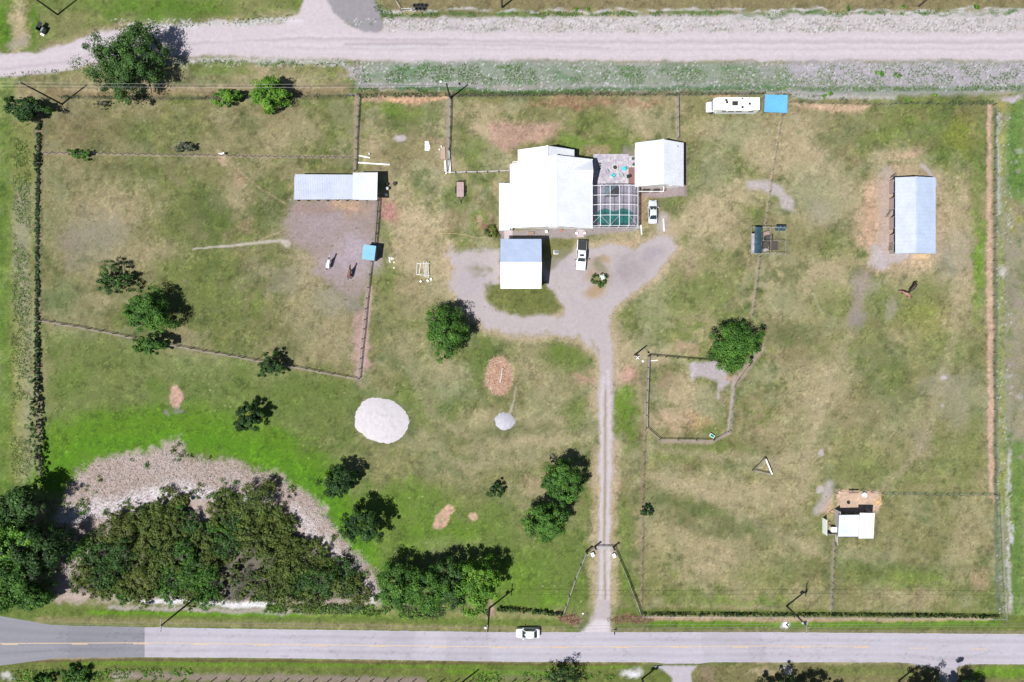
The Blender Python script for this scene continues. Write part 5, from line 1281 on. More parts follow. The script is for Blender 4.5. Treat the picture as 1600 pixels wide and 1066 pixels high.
# concrete pad with dark lid (septic / pump)
x, y = G(868.5, 394.5)
ac = thing('pump_box', 'white square concrete pad with dark grille on the grass strip', 'utility box', (x, y, 0))
MB().cbox((x,y,.1), (1.0,.85,.2)).build('pad', M_concrete, ac); MB().cbox((x,y,.36), (.62,.5,.32)).build('housing', mat('grey_green_metal', (.14,.17,.16), .6), ac); MB().cbox((x-.25,y-.2,.225), (.3,.2,.05)).build('cover', M_white, ac)
for (a, b, L, rz, lb) in ((1002,359.5,1.8,1.66,'white concrete parking bar at the lower corner of the pool cage'), (1037,352,2.5,1.63,'white concrete parking bar on the bare patch right of the silver car')):
    x, y = G(a, b)
    props(MB().loft([[(x+math.cos(rz)*t*L/2-math.sin(rz)*o, y+math.sin(rz)*t*L/2+math.cos(rz)*o, z) for o, z in ((-.13,0),(.13,0),(.09,.16),(-.09,.16))] for t in (-1,1)]).build('wheel_stop', M_white), lb, 'parking bar', 'white parking bars')
# white planter pots and seat before the house
x, y = G(853.5, 362.5)
props(MB().lathe([(.0,0),(.22,0),(.3,.45),(.26,.45),(.2,.3),(.0,.3)], (x, y, .0), 14).build('planter', M_white), 'white round planter before the house front', 'planter')
for (a, lb) in ((900.5,'left of two white planters at the front entrance'), (913.5,'right of two white planters at the front entrance')):
    x, y = G(a, 365); props(MB().lathe([(.0,0),(.2,0),(.26,.5),(.2,.5),(.17,.35),(.0,.35)], (x, y, .0), 12).build('planter', M_white), lb, 'planter', 'planters at the entrance')
x, y = G(877, 361)
props(MB().lathe([(.0,0),(.18,0),(.24,.4),(.2,.4),(.16,.28),(.0,.28)], (x, y, .0), 12).build('planter', mat('terracotta', (.40,.14,.09), .8)), 'small terracotta planter against the house front', 'planter')

# mounds and patches that stand above the grass
def mound(name, label, cat, px, py, rx, ry, h, c, rot=0, seed=0, rough=.12, n=72, rings=22):
    x, y = G(px, py); vs = [(0, 0, h)]; t = np.arange(n)*2*math.pi/n
    rr = np.random.default_rng(seed)
    edge = 1+rough*(fbm(np.cos(t)*2+50, np.sin(t)*2+seed, 1.0, 5, 30+seed, .7)-.5)*1.6
    V = []
    for k in range(rings+1):
        f = k/rings
        ex = edge if k < rings else edge*(1+rr.uniform(-.02,.02,n))
        X = f*ex*rx*S*np.cos(t); Y = f*ex*ry*S*np.sin(t)
        Z = h*(1-f**1.7)+h*.38*(fbm(X*1.6+9, Y*1.1+seed, 1.0, 4, 40+seed)-.5)*(1-f*f)
        if k == rings: Z = Z*0-.02
        ca, sa = math.cos(math.radians(rot)), math.sin(math.radians(rot))
        V.append(np.stack([x+X*ca-Y*sa, y+X*sa+Y*ca, Z], -1))
    V = np.concatenate(V)
    F = np.array([(k*n+i, k*n+(i+1)%n, (k+1)*n+(i+1)%n, (k+1)*n+i) for k in range(rings) for i in range(n)])
    base = cnv(c)
    C = base*(0.88+.22*fbm(V[:,0]*3, V[:,1]*3, 1.0, 4, 50+seed))[:, None]
    o = link_mesh(name, np_mesh(name, V, F, np.clip(C, 0, .8)), M_gravel, None, True)
    return props(o, label, cat)
mound('sand_pile', 'large low mound of white sand on the lawn', 'sand pile', 596.5, 656.5, 44, 35, .6, (243,235,240), -14, 3, .16)
mound('ash_pile', 'small pale grey ash heap on the lawn', 'ash pile', 789, 659, 15, 14, .55, (222,219,230), 0, 4, .30, 48, 12)
def straw_patch(name, label, cat, px, py, rx, ry, rot, n, cols, seed, lmin=.3, lmax=.9, hz=.18):
    rr = np.random.default_rng(seed)
    x, y = G(px, py); a = rr.uniform(0, 2*math.pi, n); d = np.sqrt(rr.random(n))*rr.uniform(.8,1.15,n)
    X = d*rx*S*np.cos(a); Y = d*ry*S*np.sin(a); ca, sa = math.cos(math.radians(rot)), math.sin(math.radians(rot))
    cxy = np.stack([x+X*ca-Y*sa, y+X*sa+Y*ca], -1)
    th = rr.uniform(0, math.pi, n); L = rr.uniform(lmin, lmax, n)/2; w = rr.uniform(.02,.05,n)
    dv = np.stack([np.cos(th), np.sin(th)], -1); nv = np.stack([-np.sin(th), np.cos(th)], -1)
    z0 = rr.uniform(.02, hz, n)*(1.1-d*.7); tilt = rr.uniform(-.08,.08,n)
    P4 = [np.column_stack([cxy+dv*L[:,None]*s1+nv*w[:,None]*s2, z0+tilt*s1]) for s1, s2 in ((-1,-1),(1,-1),(1,1),(-1,1))]
    V = np.stack(P4, 1).reshape(-1, 3); V[:,2] = np.maximum(V[:,2], .012)
    F = np.arange(n*4).reshape(n, 4)
    C = np.array([cnv(c) for c in cols])[rr.integers(0, len(cols), n)]*rr.uniform(.7,1.15,n)[:,None]
    o = link_mesh(name, np_mesh(name, V, F, np.repeat(np.clip(C,0,.8), 4, 0)), M_straw)
    return props(o, label, cat, kind='stuff')
straw_patch('straw_litter', 'reddish straw litter around the fallen log on the lawn', 'straw', 780, 588, 19, 28, 8, 2600, [(250,206,178),(238,186,160),(255,226,200),(214,164,136)], 5)
straw_patch('pine_litter', 'reddish pine litter at the right foot of the drive entrance', 'litter', 985, 968, 34, 6, 0, 240, [(172,136,116),(140,104,86),(180,146,126)], 6)
straw_patch('branch_litter', 'pile of reddish cut branches at the left foot of the drive entrance', 'litter', 890, 967, 20, 8, -10, 240, [(190,156,130),(150,110,88),(204,172,148),(124,92,74)], 7)
lg = thing('fallen_log', 'pale fallen log lying in the reddish straw patch', 'log', (*G(784,589), 0))
a = V3(781.5,598,0); b = V3(785,575,0); a.z = .22; b.z = .26
m_ = a.lerp(b,.5)+Vector((.08,0,.03))
lgm = mat('dead_wood', (.46,.36,.32), .85, nscale=3, namt=.25, bump=.4)
MB().tube(a, m_, .20, .17, 9).tube(m_, b, .17, .12, 9).build('trunk', lgm, lg); MB().tube(m_, m_+Vector((.5,.5,.25)), .07, .03, 6).tube(b, b+Vector((.45,-.25,.12)), .08, .04, 6).build('branch', lgm, lg)

# tyres at the top edge
k = 0
for (a, b, lb) in ((648,9,'leftmost of the upper row'), (654.5,8.5,'second of the upper row'), (660,8.5,'third of the upper row'), (666,9,'rightmost of the upper row'), (651.5,14,'leftmost of the lower row'), (657,13.8,'middle of the lower row'), (663,14,'rightmost of the lower row')):
    x, y = G(a, b)
    r_ = .40
    pr = [(r_*.52,.02),(r_*.60,.0),(r_*.95,.0),(r_,.05),(r_,.19),(r_*.95,.24),(r_*.60,.24),(r_*.52,.22),(r_*.52,.02)]
    props(MB().lathe(pr, (x, y, .0), 20).build('old_tyre', M_rubber, None, True), 'old black tyre lying by the top fence corner, '+lb, 'tyre', 'old tyres by the top fence')
# dark skip bin top left
x, y = G(68, 48)
sk = thing('skip_bin', 'dark green refuse skip with open lid at the top left', 'skip', (x, y, 0), math.radians(-28))
M_skip = mat('dark_green_metal', (.035,.05,.045), .6, nscale=2, namt=.3)
for (c, s_) in (((-.7,0,.6),(.06,1.1,1.1)), ((.7,0,.6),(.06,1.1,1.1)), ((0,-.55,.6),(1.46,.06,1.1)), ((0,.55,.6),(1.46,.06,1.1))): MB().cbox(c, s_).build('side_panel', M_skip, sk, local=True)
MB().cbox((0,0,.08), (1.34,1.04,.06)).build('floor', M_skip, sk, local=True); MB().bar((-.72,.55,1.17), (.1,.55,1.25), 1.1, .04).build('lid', M_black, sk, local=True)
MB().cbox((.5,-.05,.7), (.5,.8,.7)).build('rubbish', mat('green_grey_bags', (.16,.2,.17), .6, nscale=3, namt=.4), sk, local=True)
props(MB().cbox((*G(66.5,54.5),.05), (.8,.4,.1), -.5).build('concrete_block', M_white), 'white concrete block in front of the green skip', 'block')

# jump poles and standards beside the drive
M_jw = mat('weathered_white', (.62,.60,.57), .7, nscale=3, namt=.2)
for i, (a, b, c, d, lb) in enumerate(((662.5,409,664,433,'leftmost of the four parallel jump poles on the rack'), (664.8,409,666,434,'second of the four parallel jump poles on the rack'), (667,409,668,435,'third of the four parallel jump poles on the rack'), (669.2,409.5,670,434.5,'rightmost of the four parallel jump poles on the rack'), (652,410,651,429,'single white pole lying left of the pole rack'))):
    p, q_ = V3(a, b), V3(c, d); p.z = q_.z = .45 if i < 4 else .07
    props(MB().tube(p, q_, .06, .06, 8).build('jump_pole', M_jw), lb, 'pole', 'white jump poles')
rk = thing('pole_rack', 'low wooden rack carrying the parallel jump poles', 'rack', (*G(666,421), 0))
for b in (412, 430):
    MB().bar(V3(660.5,b)+Vector((0,0,.34)), V3(672,b+.5)+Vector((0,0,.34)), .1, .08).build('bearer', M_jw, rk)
    for a in (661.5, 671): MB().bar(V3(a,b)+Vector((0,0,.0)), V3(a,b)+Vector((0,0,.3)), .1, .1).build('leg', M_jw, rk)
js = thing('jump_standard', 'white jump standard lying left of the pole rack', 'jump stand', (*G(656,420), 0))
for (a, b, c, d) in ((652.5,412,659,412.5), (657.5,413,655,428), (651,429,659,430)): MB().bar(V3(a,b)+Vector((0,0,.08)), V3(c,d)+Vector((0,0,.08)), .12, .12).build('beam', M_jw, js)
for (a, b, lb) in ((657.5,440,'left of three white blocks below the pole rack'), (668.5,439,'middle of three white blocks below the pole rack'), (674,436.5,'right of three white blocks below the pole rack')):
    x, y = G(a, b); props(MB().cbox((x,y,.14), (.42,.36,.28), a).cbox((x,y,.3), (.3,.26,.06), a).build('jump_block', M_white), lb, 'block', 'white jump blocks')
for i in range(9):
    a, b = 608+random.uniform(0,10), 403+random.uniform(0,18); x, y = G(a, b)
    o = MB().lathe([(.0,0),(.16,0),(.2,.06),(.14,.13),(.0,.15)], (x, y, 0), 7).build('white_stone', M_jw); props(o, 'small white stone scattered on grass beside the blue shed', 'stone', 'white stones beside the blue shed')
# boards and sheet by the north fences
for (a, b, c, d, w, z, lb) in ((561,243.5,578,247,.22,.1,'short white board lying beside the fence above the barn'), (560,254.5,609,257.8,.24,.12,'long white board lying just above the barn roof'), (701.5,237,703.2,271,.42,.35,'longer white panel leaning along the rail fence'), (695.5,252,697,272,.36,.3,'shorter white panel lying left of the rail fence')):
    p, q_ = V3(a, b), V3(c, d); p.z = q_.z = z
    props(MB().bar(p, q_, w, .06).bar(p+Vector((.02,.05,.06)), q_+Vector((.02,-.05,.06)), w*.4, .04).build('white_board', M_white), lb, 'board', 'white boards by the fences')
x, y = G(692, 239)
pl = thing('plywood_stack', 'brown plywood sheets stacked beside the white panels', 'boards', (x, y, 0))
for k in range(3): MB().cbox((x+.02*k,y-.03*k,.06+.055*k), (.9,2.4,.045), .02*k).build('sheet', mat('plywood', (.34,.25,.19), .8, nscale=2, namt=.2), pl)
for i, (a, b, lb) in enumerate(((686.5,234.5,'white bucket left of the plywood sheets'), (689.5,229.5,'white bucket above the plywood sheets'), (577,241,'white bucket above the short white board'))):
    x, y = G(a, b); props(MB().lathe([(.0,0),(.14,0),(.18,.34),(.15,.34),(.12,.05),(.0,.05)], (x,y,0), 12).build('bucket', M_white), lb, 'bucket', 'white buckets')
# crumpled white tarpaulin
x, y = G(668, 228)
vs = []
for a in range(9):
    for b in range(13): vs.append((x-.5+a*.125*(1-.25*abs(b-4)/8)+random.uniform(-.04,.04), y-.95+b*.155+random.uniform(-.04,.04), .03+.16*abs(math.sin(a*1.1+b*.7))*(1 if 0 < a < 8 and 0 < b < 12 else .1)))
props(MB().add(vs, [(a*13+b, a*13+b+1, (a+1)*13+b+1, (a+1)*13+b) for a in range(8) for b in range(12)]).build('white_tarpaulin', M_white, None, True), 'crumpled white tarpaulin lying on the grass left of the rail fence', 'tarpaulin')
# clutter at the east end of the horse barn
for (a, b, r_, h, m, nm, lb) in ((606,296,.3,.9,M_steel,'drum','grey steel drum in the shade at the barn end'), (605,289,.26,.7,M_dark,'drum','dark drum in the shade at the barn end'), (617,287.5,.35,.5,M_black,'feed_tub','black feed tub right of the horse barn'), (604,305,.25,.6,M_trim,'drum','white drum at the lower corner of the barn end')):
    x, y = G(a, b); props(MB().lathe([(.0,0),(r_,0),(r_*1.02,h*.33),(r_,h*.34),(r_,h*.66),(r_*1.02,h*.67),(r_,h),(r_*.9,h),(r_*.88,h-.05),(.0,h-.05)], (x, y, 0), 14).build(nm, m), lb, 'drum' if nm == 'drum' else 'tub')
# triangular white jump
tj = thing('triangle_jump', 'triangular horse jump of three white rails in the meadow', 'jump', (*G(1190,728), 0))
c3 = [V3(1193.5,715.5), V3(1204,741), V3(1175,734.5)]
for i in range(3):
    p, q_ = c3[i].copy(), c3[(i+1)%3].copy()
    MB().tube(p, p+Vector((0,0,1.1)), .08, .08, 8).build('post', M_wood, tj)
    for z in ((.95,.5) if i != 2 else (.9,.45)):
        a = p.lerp(q_, .04); b = p.lerp(q_, .96); a.z = b.z = z
        MB().bar(a, b, .24 if i == 0 and z > .8 else .07, .12).build('rail', (M_white, M_rail, M_rail)[i] if z > .8 else M_rail, tj)
# white trough in the small paddock, and a plank
x, y = G(1111.5, 680.5)
wt = thing('water_trough', 'white rectangular water trough in the small paddock corner', 'trough', (x, y, 0))
MB().cbox((x,y,.28), (.95,.6,.5), -.6).build('tub', M_white, wt); MB().cbox((x,y,.54), (.8,.46,.02), -.6).build('water', M_water, wt)
p, q_ = V3(1016,564), V3(1028,563); p.z = q_.z = .05
props(MB().bar(p, q_, .2, .05).build('plank', M_jw), 'pale plank lying inside the upper left paddock corner', 'plank')
x, y = G(996, 559)
wb_ = thing('garden_bench', 'small white cross-shaped sawhorse beside the yard lamp', 'sawhorse', (x, y, 0))
wb_.name = 'sawhorse'
MB().bar((x-.35,y-.35,.3), (x+.35,y+.35,.3), .1, .08).build('beam', M_white, wb_); MB().bar((x-.3,y+.3,.38), (x+.3,y-.3,.38), .1, .08).build('beam', M_white, wb_)
for a_, b_ in ((-.3,-.3),(.3,.3),(-.26,.26),(.26,-.26)): MB().bar((x+a_,y+b_,0), (x+a_,y+b_,.26), .06, .06).build('leg', M_white, wb_)
# garden hose across the lawn
hp_ = [(620,387),(640,380),(655,372),(672,367),(690,365),(712,365),(730,368),(748,372),(764,371)]
hs = MB(); fine = []
for i in range(len(hp_)-1):
    for k in range(4):
        t = k/4; fine.append((*G(hp_[i][0]*(1-t)+hp_[i+1][0]*t, hp_[i][1]*(1-t)+hp_[i+1][1]*t+random.uniform(-.15,.15)), .03))
props(hs.path(fine, .035, 6).build('garden_hose', mat('yellow_hose', (.44,.33,.15), .5, nscale=2)), 'long yellow garden hose curving over the lawn to the house', 'hose')
# white hand gate by the long north fence
x, y = G(349, 242)
props(MB().cbox((x,y,.5), (1.1,.08,.12), .1).cbox((x,y,.9), (1.1,.08,.12), .1).cbox((x-.5,y,.5), (.08,.1,1.0)).cbox((x+.5,y,.5), (.08,.1,1.0)).bar((x-.5,y+.05,.2), (x+.5,y+.1,.9), .3, .05).build('small_gate', M_white), 'small white gate in the long fence of the left paddocks', 'gate')

# ------------------------------------------------------------------ fences: posts and rails are parts, alike pieces share one mesh
def shared(name, mb, m):
    me = mb.mesh(name); me.materials.append(m); return me
ME_post = shared('post', MB().lathe([(.075,0),(.07,1.28),(.045,1.33),(.0,1.34)], n=8), M_wood)
ME_postd = shared('post', MB().lathe([(.075,0),(.07,1.28),(.045,1.33),(.0,1.34)], n=8), M_darkwood)
ME_tall = shared('post', MB().lathe([(.10,0),(.09,2.1),(.05,2.15),(.0,2.16)], n=8), M_darkwood)
ME_stake = shared('post', MB().lathe([(.05,0),(.045,1.22),(.0,1.26)], n=7), M_darkwood)
ME_steelp = shared('post', MB().lathe([(.04,0),(.04,1.6),(.055,1.61),(.055,1.65),(.0,1.67)], n=8), M_steel)
ME_rail = shared('rail', MB().box(0, 1, -.022, .022, -.07, .07), M_rail)
ME_raild = shared('rail', MB().box(0, 1, -.022, .022, -.07, .07), M_darkwood)
ME_railw = shared('rail', MB().box(0, 1, -.022, .022, -.07, .07), M_jw)
ME_rails = shared('rail', MB().box(0, 1, -.025, .025, -.025, .025), M_steel)
def put(name, me, parent, loc, rot=(0,0,0), sc=(1,1,1)):
    o = bpy.data.objects.new(name, me); COLL.objects.link(o)
    o.parent = parent
    o.location = Vector(loc)-parent.location; o.rotation_euler = rot; o.scale = sc
    return o
def fence(name, label, pts, sp, style='rail', zs=None, seed=1, cat='fence'):
    rr = random.Random(seed)
    x0, y0 = G(*pts[0])
    f = thing(name, label, cat, (x0, y0, 0), 0, 'fences of the property')
    ps = []
    for i, (a, b) in enumerate(zip(pts[:-1], pts[1:])):
        d = math.hypot(b[0]-a[0], b[1]-a[1]); n = max(1, round(d/sp))
        for k in range(n):
            t = k/n; ps.append((a[0]+(b[0]-a[0])*t+(rr.uniform(-.4,.4) if k else 0), a[1]+(b[1]-a[1])*t+(rr.uniform(-.4,.4) if k else 0)))
    ps.append(pts[-1])
    me = {'rail': ME_post, 'dark': ME_postd, 'wire': ME_stake, 'white': ME_post, 'steel': ME_steelp, 'tall': ME_tall}[style]
    W = [Vector((*G(*p), 0)) for p in ps]
    for w in W:
        put('post', me, f, w, (rr.uniform(-.03,.03), rr.uniform(-.03,.03), rr.uniform(0,3)), (1,1,rr.uniform(.95,1.06)))
    zs = () if style == 'tall' else zs or {'rail': (.42,.80,1.16), 'dark': (.42,.80,1.16), 'wire': (.3,.55,.8,1.05), 'white': (.45,.9,1.25), 'steel': (1.55,)}[style]
    if style in ('rail', 'dark', 'white', 'steel'):
        rm = {'rail': ME_rail, 'dark': ME_raild, 'white': ME_railw, 'steel': ME_rails}[style]
        for a, b in zip(W[:-1], W[1:]):
            d = b-a; az = math.atan2(d.y, d.x); off = Vector((-math.sin(az), math.cos(az), 0))*.09
            for z in zs:
                dz = rr.uniform(-.015,.015)
                put('rail', rm, f, a+off+Vector((0,0,z+dz)), (0, rr.uniform(-.006,.006), az), (d.length-.01,1,1))
    if style in ('wire', 'steel'):
        for z in (zs if style == 'wire' else (.2,.5,.8,1.1,1.35)):
            MB().path([w+Vector((0,0,z)) for w in W], .007 if style == 'wire' else .006, 4).build('wire', M_wire, f)
    return f
fence('wire_fence', 'overgrown wire fence down the left boundary', [(65,172),(63,300),(62,500),(64,640),(67,742)], 14, 'wire', seed=2)
fence('wire_fence', 'long wire fence between the two upper left paddocks', [(66,240),(180,241.5),(300,243.5),(430,246),(548,247)], 12, 'wire', seed=3)
fence('rail_fence', 'grey rail fence from the top boundary down to the horse barn', [(561,151),(557.5,200),(554.5,268)], 18, 'rail', seed=4)
fence('rail_fence', 'grey rail fence on the left of the bare paddock by the house', [(703,152),(702,200),(699,268)], 18, 'rail', seed=5)
fence('white_rail_fence', 'low white rail fence running to the house corner', [(695,271.5),(745,270.5),(796,268.5)], 17, 'white', (.5,1.0), seed=6)
fence('rail_fence', 'rail fence from the horse barn down past the blue shed', [(592,314),(589.5,350),(586.5,383)], 18, 'dark', seed=7)
fence('rail_fence', 'long rail fence down the right side of the bare pen', [(580,409),(575,450),(570,500),(565,545),(561,592)], 18, 'rail', seed=8)
fence('rail_fence', 'long slanting rail fence across the left paddocks', [(561,592),(480,577),(400,563),(300,545),(200,526),(120,510),(64,501)], 19, 'rail', (.5,1.05), seed=9)
fence('rail_fence', 'short grey rail fence above the guest house', [(1057,152),(1057.5,185),(1058,217)], 16, 'rail', seed=10)
fence('rail_fence', 'dark rail fence along the top of the small paddock', [(1012.5,556),(1040,558.5),(1075,561.5),(1110,564),(1150,567)], 17, 'dark', seed=11)
fence('rail_fence', 'rail fence along the left of the small paddock', [(1012.5,557.5),(1010.5,610),(1009.5,668)], 17, 'rail', seed=12)
fence('rail_fence', 'rail fence round the bottom and right of the small paddock', [(1010,669.5),(1030,687),(1058,687.5),(1087,688),(1114,688.5),(1138,675),(1143,640),(1147,605),(1153,594),(1170,572)], 22, 'rail', (.5,1.05), seed=13)
fence('wire_fence', 'thin wire fence from the blue shelter down to the pipe pen', [(1222,180),(1216,210),(1209,250),(1202,300),(1195,350)], 20, 'wire', seed=14)
fence('wire_fence', 'thin wire fence from the pipe pen down to the round green tree', [(1186,402),(1182,440),(1177,480),(1172,505)], 16, 'wire', seed=15)
fence('wire_fence', 'straight wire fence running down right of the driveway', [(1007.5,672),(1005,760),(1003.5,860),(1002,958)], 19, 'wire', seed=16)
fence('rail_fence', 'left wing of rail fence flaring from the drive gate', [(916,861),(907,882),(898,904),(889,930),(879,958)], 19, 'rail', seed=17)
fence('rail_fence', 'right wing of rail fence flaring from the drive gate', [(958,855),(968,878),(979,903),(990,932),(999.5,958)], 19, 'rail', seed=18)
fence('boundary_fence', 'wire boundary fence along the tarred road on the right', [(1002,960),(1150,961),(1300,961.5),(1450,963),(1565,964)], 18, 'steel', seed=19)
fence('boundary_fence', 'dark wire boundary fence down the right side of the meadow', [(1553.5,164),(1551.5,300),(1551,480),(1552,640),(1554,772)], 18, 'wire', seed=20)
fence('boundary_fence', 'steel wire boundary fence at the lower right corner', [(1556,774),(1559,860),(1564,962)], 16, 'steel', seed=21)
fence('wire_fence', 'wire fence running right from the small barn sand yard', [(1306,770),(1312,767),(1345,766),(1378,771),(1460,772.5),(1553,772.5)], 18, 'wire', seed=22)
fence('wire_fence', 'short wire fence running down from the small barn', [(1303.5,848),(1301.5,900),(1299,955)], 12, 'wire', seed=23)
fence('wire_fence', 'top boundary wire fence left of the rail fences', [(95,152),(200,156),(320,155),(440,152),(552,151)], 18, 'wire', seed=24)
fence('wire_fence', 'top boundary wire fence above the house and motorhome', [(562,151),(640,152),(703,152),(800,150),(920,149),(1057,150),(1190,148)], 18, 'wire', seed=25)
fence('wire_fence', 'top right boundary wire fence', [(1232,161),(1300,163.5),(1390,165),(1396,163.5),(1480,164),(1552,164.5)], 18, 'wire', seed=26)
fence('roadside_fence', 'row of dark posts along the far side of the tarred road', [(215,1064.5),(400,1065),(600,1065.5),(800,1066),(880,1066)], 22.5, 'tall', (), seed=27)
fence('rail_fence', 'white corner rails at the top edge beside the old tyres', [(612,-6),(617,2),(626.5,18),(645.5,17.5)], 18, 'white', (.9,), seed=28)
pg = fence('rail_fence', 'short white rail gate below the small barn side pen', [(1303,834),(1304.5,851)], 16, 'white', (.5,1.1), seed=29)
for k, (a, b, lb) in enumerate(((549,151.5,'short rail panel at the top of the rail fence by the barn'),)):
    p, q_ = V3(546,150), V3(559,150)
    fn = thing('short_fence', lb, 'rail panel', (p.x, p.y, 0))
    for z in (.4,.8,1.2): MB().bar(p+Vector((0,0,z)), q_+Vector((0,0,z)), .05, .13).build('rail', M_rail, fn)
    for t in (0, 1): MB().tube(p.lerp(q_,t), p.lerp(q_,t)+Vector((0,0,1.35)), .08, .07, 8).build('post', M_wood, fn)

# drive gate with tall posts
dg = thing('drive_gate', 'wide gate across the driveway with tall dark posts', 'gate', (*G(938,855), 0))
for (a, b) in ((916,861),(929.5,854),(958,855)):
    p = V3(a, b); MB().tube(p, p+Vector((0,0,2.6)), .17, .15, 10).build('gate_post', M_darkwood, dg); MB().cbox((p.x,p.y,2.66), (.36,.36,.12)).build('post_cap', M_wood, dg)
p, q_ = V3(930.5,853.8), V3(957,854.6)
for z in (.3,.6,.9,1.2,1.45): MB().tube(p+Vector((0,0,z)), q_+Vector((0,0,z)), .03, .03, 6).build('bar', M_steel, dg)
for t in (0,.33,.66,1): MB().tube(p.lerp(q_,t)+Vector((0,0,.25)), p.lerp(q_,t)+Vector((0,0,1.5)), .03, .03, 6).build('upright', M_steel, dg)
a, b = V3(917,860), V3(929,854.5)
for z in (.4,.8,1.2): MB().bar(a+Vector((0,0,z)), b+Vector((0,0,z)), .05, .15).build('rail', M_rail, dg)
for (a, b, lb) in ((925.5,865.5,'white planter box left of the drive gate'), (959,867,'white planter box right of the drive gate')):
    x, y = G(a, b); o = thing('planter_box', lb, 'planter', (x, y, 0), .4, 'planters at the drive gate')
    MB().cbox((0,0,.3), (.55,.75,.6)).build('box', M_white, o, local=True); MB().cbox((0,0,.62), (.62,.82,.06)).build('rim', M_trim, o, local=True)
# letter box by the drive mouth
x, y = G(959, 985)
mb_ = thing('mailbox', 'white mailbox post with dark box beside the drive mouth', 'mailbox', (x, y, 0))
MB().bar((x,y,0), (x,y,1.1), .12, .12).bar((x,y+.1,1.0), (x,y-.3,1.0), .1, .1).build('post', M_white, mb_)
MB().loft([[(x+.12*math.cos(t), yy_, 1.12+.14*math.sin(t)) if 0 <= t <= math.pi else (x+.12*math.cos(t), yy_, 1.05) for t in (0,.6,1.2,1.94,2.54,math.pi,3.9,5.5)] for yy_ in (y-.36, y+.16)]).build('box', M_black, mb_)
x, y = G(911, 958.5)
props(MB().lathe([(.0,0),(.18,0),(.2,.1),(.12,.2),(.0,.22)], (x, y, 0), 9).build('white_stone', M_white), 'white marker stone on the grass left of the drive mouth', 'stone')
# hydrant ring by the right verge
x, y = G(1228, 976)
hy = thing('utility_pedestal', 'dark pedestal on a white concrete ring by the right verge', 'pedestal', (x, y, 0))
MB().lathe([(.0,0),(.55,0),(.55,.12),(.0,.14)], (x, y, 0), 18).build('base_ring', M_white, hy); MB().lathe([(.13,0),(.12,.6),(.16,.62),(.14,.75),(.0,.8)], (x+.05, y+.05, .1), 12).build('pedestal', M_dark, hy)
MB().tube((x-.15,y+.05,.55), (x+.25,y+.05,.55), .07, .07, 8).build('outlet', M_dark, hy)

# ------------------------------------------------------------------ utility poles and wires
M_pole = mat('creosoted_pole', (.045,.038,.034), .8, nscale=2, namt=.3, bump=.2)
def pole(label, px, py, h, arm=0.0, arm_az=90, lamp=None, cans=0, brace=True):
    x, y = G(px, py)
    r = thing('utility_pole', label, 'utility pole', (x, y, 0), 0, 'utility poles')
    MB().tube((x,y,0), (x,y,h), .19, .12, 10).build('shaft', M_pole, r)
    if arm:
        az = math.radians(arm_az); d = Vector((math.cos(az), math.sin(az), 0)); t = Vector((x, y, h-.35)); o = Vector((-math.sin(az), math.cos(az), 0))*.16
        MB().bar(t-d*arm/2+o, t+d*arm/2+o, .12, .14).build('crossarm', M_rail, r)
        for s in (-1, 1):
            if brace: MB().bar(t+o+d*arm*.3*s, Vector((x,y,h-1.2)), .05, .03).build('brace', M_steel, r)
            q_ = t+o+d*arm*.46*s; MB().lathe([(.05,0),(.08,.05),(.05,.1),(.08,.15),(.04,.24),(.0,.26)], (q_.x,q_.y,q_.z+.07), 8).build('insulator', M_trim, r)
    MB().lathe([(.05,0),(.08,.05),(.05,.1),(.08,.15),(.04,.24),(.0,.26)], (x, y, h), 8).build('insulator', M_trim, r)
    for k in range(cans):
        MB().lathe([(.0,0),(.22,.02),(.24,.1),(.24,.75),(.2,.82),(.0,.85)], (x+.38*(1 if k % 2 else -1), y+.1, h-2.3), 12).build('transformer', M_steel, r)
    if lamp:
        az = math.radians(lamp); d = Vector((math.cos(az), math.sin(az), .35)); p = Vector((x,y,h*.8)); q_ = p+d*1.3
        MB().tube(p, q_, .035, .03, 6).build('lamp_arm', M_steel, r); MB().lathe([(.0,.14),(.14,.12),(.24,.0),(.2,-.04),(.0,-.06)], (q_.x, q_.y, q_.z), 12).build('lamp_head', M_white, r)
    return r
pole('dark utility pole with lamp at the top of the rail fence', 703.5, 154, 8.2, lamp=150)
pole('tall utility pole with crossarm at the lower left road verge', 292, 945, 10, 2.4, 90)
pole('tall utility pole with crossarm beside the row of four roadside trees', 765, 950, 11.2, 2.4, 84, cans=1)
pole('tall utility pole with white crossarm on the lower right road verge', 1229, 947, 10, 2.7, 84, cans=2)
pole('tall dark utility pole on the grass at the top left corner', 90, 23, 10)
pole('utility pole at the very top edge above the house', 784.5, 12, 8.5)
pole('short pole at the top edge far right above the dirt road', 1435.5, 10, 3.6)
pole('tall utility pole at the upper left corner of the paddocks', 97, 163, 11.5)
pole('utility pole with transformers at the bottom edge right of the drive', 1003, 1061, 8, 1.6, 0, cans=2)
pole('pole at the bottom edge far right of the tarred road', 1404, 1064, 7.5)
pole('pole at the bottom edge below the tarred road, left of the centre', 721, 1067, 8)
yl = pole('slim yard lamp pole right of the drive bend', 992, 554.5, 5.6, lamp=-60)
def cable(label, pts, sag, r=.022):
    o = MB(); P_ = []
    for a, b in zip(pts[:-1], pts[1:]):
        a, b = Vector(a), Vector(b); n = 14
        for k in range(n):
            t = k/n; p = a.lerp(b, t); p.z -= sag*4*t*(1-t); P_.append(p)
    P_.append(Vector(pts[-1]))
    props(o.path(P_, r, 4).build('overhead_cable', M_cable), label, 'cable', 'overhead cables')
def topof(px, py, h): x, y = G(px, py); return (x, y, h)
cable('overhead cable running left from the lamp pole along the top fence', [topof(-300,150,11), topof(97,163,11.6), topof(703.5,154,8.3)], 1.0)
